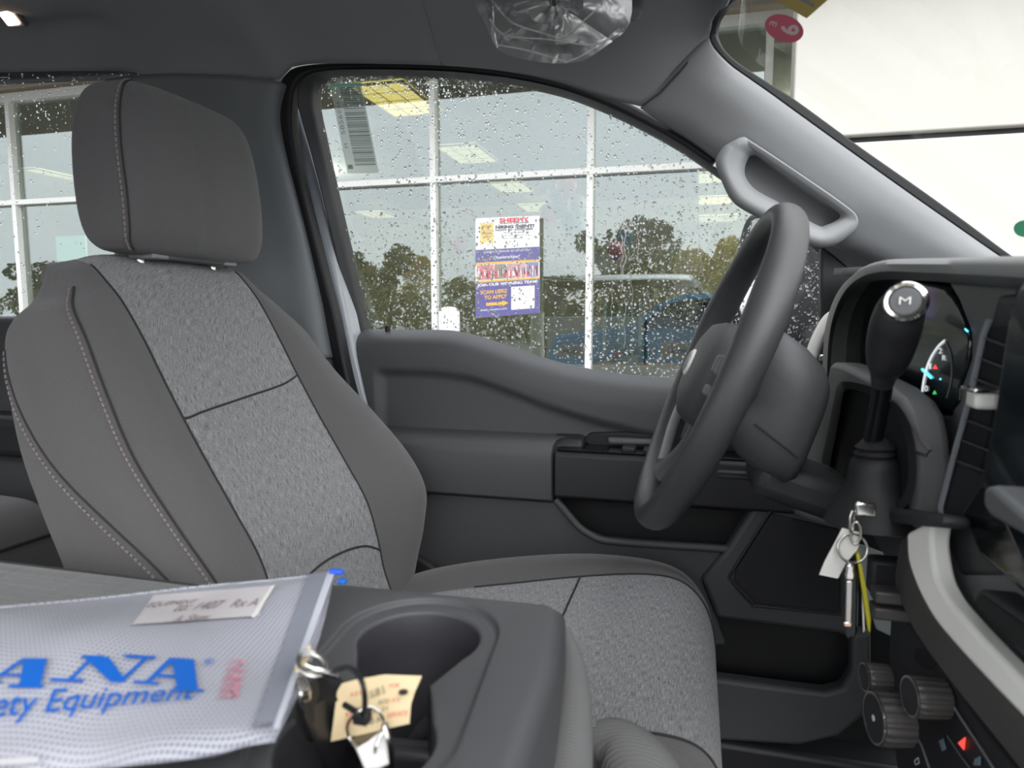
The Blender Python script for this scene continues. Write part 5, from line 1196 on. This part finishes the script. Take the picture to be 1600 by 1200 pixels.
v, f = join(P_); fo_ = mesh('leaves', v, f, M('grass_green_leaf', (.10, .22, .06), .5), pl); fo_['kind'] = 'stuff'
ra = lathe('red_apple', F(966, 553, 6.9), (0, 0, 1), [(-.04, .001), (-.036, .022), (-.015, .04), (.01, .042), (.03, .03), (.032, .008), (.026, .001)], M('red_skin', (.5, .03, .05), .3), None, 20); ra.name = 'ornament_ball'; tag(ra, 'small red ball ornament by the plant on the desk', 'ornament')
mo = empty('computer_monitor', F(950, 530, 7.3), 'pale-framed glass partition standing on the desk by the mullion', 'partition')
c = F(972, 510, 7.35)
for s in (-1, 1): B('partition_post', c+Vector((s*.19, 0, 0)), (.035, .03, .56), M('pale_partition_frame', (.62, .66, .62), .4), mo, .004)
B('partition_glass', c, (.36, .01, .5), glassmat('pale_glass', .15, (.8, .9, .88)), mo, 0); mo.name = 'desk_partition'
bo = lathe('bollard', (F(702, 500, 4.6).x, 4.6, 0), (0, 0, 1), [(0, .075), (F(702, 484, 4.6).z-.02, .075), (F(702, 484, 4.6).z, .068), (F(702, 480, 4.6).z, .04), (F(702, 479, 4.6).z, .001)], WHT, None, 32); tag(bo, 'white rounded bollard standing below the window sill line', 'bollard')
# blue car inside
bc_ = empty('blue_car', (0, 10.2, .08), 'bright blue car parked beyond the shop glass', 'car')
BLP = M('blue_car_paint', (.08, .34, .78), .25, coat=.6); DGL = M('dark_car_window', (.03, .04, .05), .08)
zz = .0
carp = [(-2.3, .35), (-2.35, .75), (-2.25, 1.02), (-1.6, 1.10), (-1.25, 1.12), (-.75, 1.50), (-.45, 1.58), (.55, 1.60), (1.0, 1.50), (1.55, 1.14), (2.1, 1.0), (2.3, .8), (2.3, .35), (1.75, .30), (1.65, .62), (1.3, .72), (.95, .62), (.85, .30), (-.95, .30), (-1.05, .62), (-1.4, .72), (-1.75, .62), (-1.85, .30)]
cx = F(1020, 500, 9.5).x+.9
prism('car_body', [Vector((cx+x, 9.4, z+.08)) for x, z in carp], (0, 1.8, 0), BLP, bc_, .06, 0, 4)
for w in ([(-1.1, 1.13), (-.70, 1.45), (-.42, 1.51), (-.02, 1.53), (-.02, 1.12)], [(.04, 1.12), (.04, 1.53), (.5, 1.54), (.92, 1.46), (1.38, 1.14)]):
    prism('car_window', [Vector((cx+x, 9.385, z+.08)) for x, z in w], (0, .02, 0), DGL, bc_, .01)
for x in (-1.4, 1.3):
    wh = lathe('car_wheel', (cx+x, 9.37, .42), (0, 1, 0), [(0, .20), (0, .33), (.2, .34), (.22, .30)], RUB, bc_, 36); lathe('hubcap', (cx+x, 9.36, .42), (0, 1, 0), [(0, .19), (.02, .2), (.03, .001)], SIL, wh, 24)
# balloons
bcols = [('red', (.55, .05, .10)), ('blue', (.08, .20, .36)), ('white', (.62, .70, .72)), ('red', (.55, .05, .10)), ('blue', (.08, .20, .36)), ('blue', (.08, .20, .36)), ('white', (.62, .70, .72)), ('red', (.55, .05, .10)), ('red', (.55, .05, .10)), ('blue', (.08, .20, .36))]
bpos = [(885, 292, 'red balloon at the top of the cluster above the poster corner'), (872, 318, 'blue balloon on the left of the cluster above the poster'), (902, 322, 'white balloon on the right of the cluster beside the mullion'), (856, 335, 'red balloon low in the cluster nearest the poster'), (890, 345, 'blue balloon at the bottom of the cluster beside the mullion'), (868, 302, 'blue balloon tucked behind the red top one'), (904, 350, 'white balloon at the bottom right of the cluster'), (962, 390, 'red balloon right of the mullion before the dark tree'), (718, 382, 'red balloon left of the poster'), (976, 372, 'blue balloon right of the mullion before the dark tree')]
for (nm_, c), (x, y, lb) in zip(bcols, bpos):
    bi_ = bpos.index((x, y, lb)); cc = F(x, y, 8.4+.3*bi_); b = lathe('balloon', cc, (0, 0, 1), [(-.19, .006), (-.18, .012), (-.165, .012), (-.14, .05), (-.08, .105), (0, .135), (.07, .125), (.12, .08), (.145, .03), (.15, .001)], M(nm_+'_balloon', c, .3), None, 20, smooth=60); tag(b, lb, 'balloon', 'balloons inside the showroom')
# counters / dark shapes low inside
ct = empty('display_counter', (-3.2, 9.8, .08), 'dark display counter inside the showroom behind the bollard', 'counter'); B('counter_top', (-4.6, 9.8, 1.12), (2.6, .7, .06), M('tan_counter_top', (.4, .33, .22), .5), ct, .01); B('counter_body', (-4.6, 9.8, .58), (2.5, .6, 1.0), M('teal_counter_front', (.05, .10, .11), .6), ct, .01)
ct2 = empty('display_counter', (-6.8, 9.0, .08), 'brown display counter seen through the rear side window', 'counter'); B('counter_top', (-7.3, 9.0, 1.16), (2.2, .7, .06), WOOD, ct2, .01); B('counter_body', (-7.3, 9.0, .6), (2.1, .6, 1.05), M('brown_counter_front', (.16, .11, .07), .6), ct2, .01)
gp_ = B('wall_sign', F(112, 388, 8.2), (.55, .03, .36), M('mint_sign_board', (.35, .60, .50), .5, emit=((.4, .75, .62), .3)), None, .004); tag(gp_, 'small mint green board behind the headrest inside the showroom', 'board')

# white panelled wall seen through the windscreen
WX = F(1242, 100, 5.0).x
ww = empty('white_panel_wall', (WX+3, 5.0, 0), 'large white panelled wall with a dark seam beyond the windscreen', 'wall')
zs_ = F(1485, 206, 5.0).z
B('upper_panel', (WX+4.5, 5.1, zs_+1.6), (9, .2, 3.17), WPAN, ww, .012); B('lower_panel', (WX+4.56, 5.1, zs_/2-.015), (8.9, .2, zs_-.03), WPAN, ww, .012)
B('seam_gap', (WX+4.6, 5.14, zs_-.015), (8.8, .15, .06), RUB, ww, 0)

# trees: behind the camera, seen as reflections in the shop glass
LEAFS = [M('dark_green_foliage', (.10, .12, .065), .8, var=.4), M('olive_green_foliage', (.25, .24, .12), .8, var=.4), M('golden_autumn_foliage', (.52, .42, .14), .8, var=.4)]
BARK = M('grey_brown_bark', (.09, .07, .05), .9, bump=30)
def tree(x, y, h, w, mat, lab, seed):
    t = empty('tree', (x, y, 0), lab, 'tree', 'trees across the car park'); R = random.Random(seed)
    tube('trunk', [Vector((x, y, 0)), Vector((x+.1, y, h*.3)), Vector((x, y, h*.6))], .2, BARK, t, 8, taper=[.22, .16, .08])
    vs, fs = [], []; centres = [(Vector((x+R.gauss(0, .28)*w, y+R.gauss(0, .25)*w, h*(.30+.62*R.random()))), R.uniform(.16, .30)*w) for _ in range(16)]
    for _ in range(2600):
        c, r = R.choice(centres); d = Vector((R.gauss(0, 1), R.gauss(0, 1), R.gauss(0, 1))).normalized()*r*R.uniform(.6, 1.05); p = c+d
        if p.z > h: p.z = h-R.random()*.3
        a = Vector((R.uniform(-1, 1), R.uniform(-1, 1), R.uniform(-1, 1))).normalized(); b = a.orthogonal().normalized(); s = R.uniform(.12, .24); k = len(vs)
        vs += [p-a*s, p+b*s*.6, p+a*s, p-b*s*.6]; fs.append([k, k+1, k+2, k+3])
    lf = mesh('foliage', vs, fs, mat, t, 180)
    lf['kind'] = 'stuff' if False else ''
    del lf['kind']
def refl(px, py, D_): # virtual point at distance D_ beyond the shop glass, folded back to this side
    p = PY(px, py, D_); return p.x, 2*YF-D_, p.z
specs = [(1000, 345, 40, 3.6, 0, 'dark green tree, tallest across the car park'), (950, 385, 50, 3.0, 0, 'dark green tree left of the tallest'), (1055, 392, 50, 3.2, 1, 'olive tree right of the tallest'), (1132, 350, 42, 3.4, 2, 'golden autumn tree, nearer the grab handle'), (1095, 412, 60, 3.6, 2, 'low golden tree beside the autumn one'), (605, 385, 40, 3.4, 0, 'dark green tree left of the first mullion'), (560, 410, 50, 3.4, 1, 'olive tree at the left end of driver window'), (650, 400, 60, 4, 2, 'golden tree by the first mullion'), (740, 425, 46, 3, 1, 'low olive tree behind the poster'), (850, 432, 46, 3, 1, 'low olive tree between poster and mullion'), (60, 410, 42, 3.4, 0, 'dark tree in the rear window reflection'), (-60, 400, 52, 3.4, 1, 'olive tree past the rear window reflection')]
for i, (px, py, D_, w, mi, lb) in enumerate(specs):
    x, y, z = refl(px, py, D_); tree(x, y, z, w, LEAFS[mi], lb, 20+i)
hg = []
R = random.Random(8); vs, fs = [], []
for k in range(9000):
    p = Vector((R.uniform(-45, 25), -24.5+R.gauss(0, .5), R.uniform(0, 2.6+.7*math.sin(k*.37)))); a = Vector((R.uniform(-1, 1), R.uniform(-1, 1), R.uniform(-1, 1))).normalized(); b = a.orthogonal().normalized(); s = R.uniform(.15, .3); k2 = len(vs)
    vs += [p-a*s, p+b*s*.6, p+a*s, p-b*s*.6]; fs.append([k2, k2+1, k2+2, k2+3])
h_ = mesh('hedge', vs, fs, LEAFS[1], None, 180); h_['kind'] = 'stuff'; tag(h_, 'long olive hedge line across the car park', 'hedge')
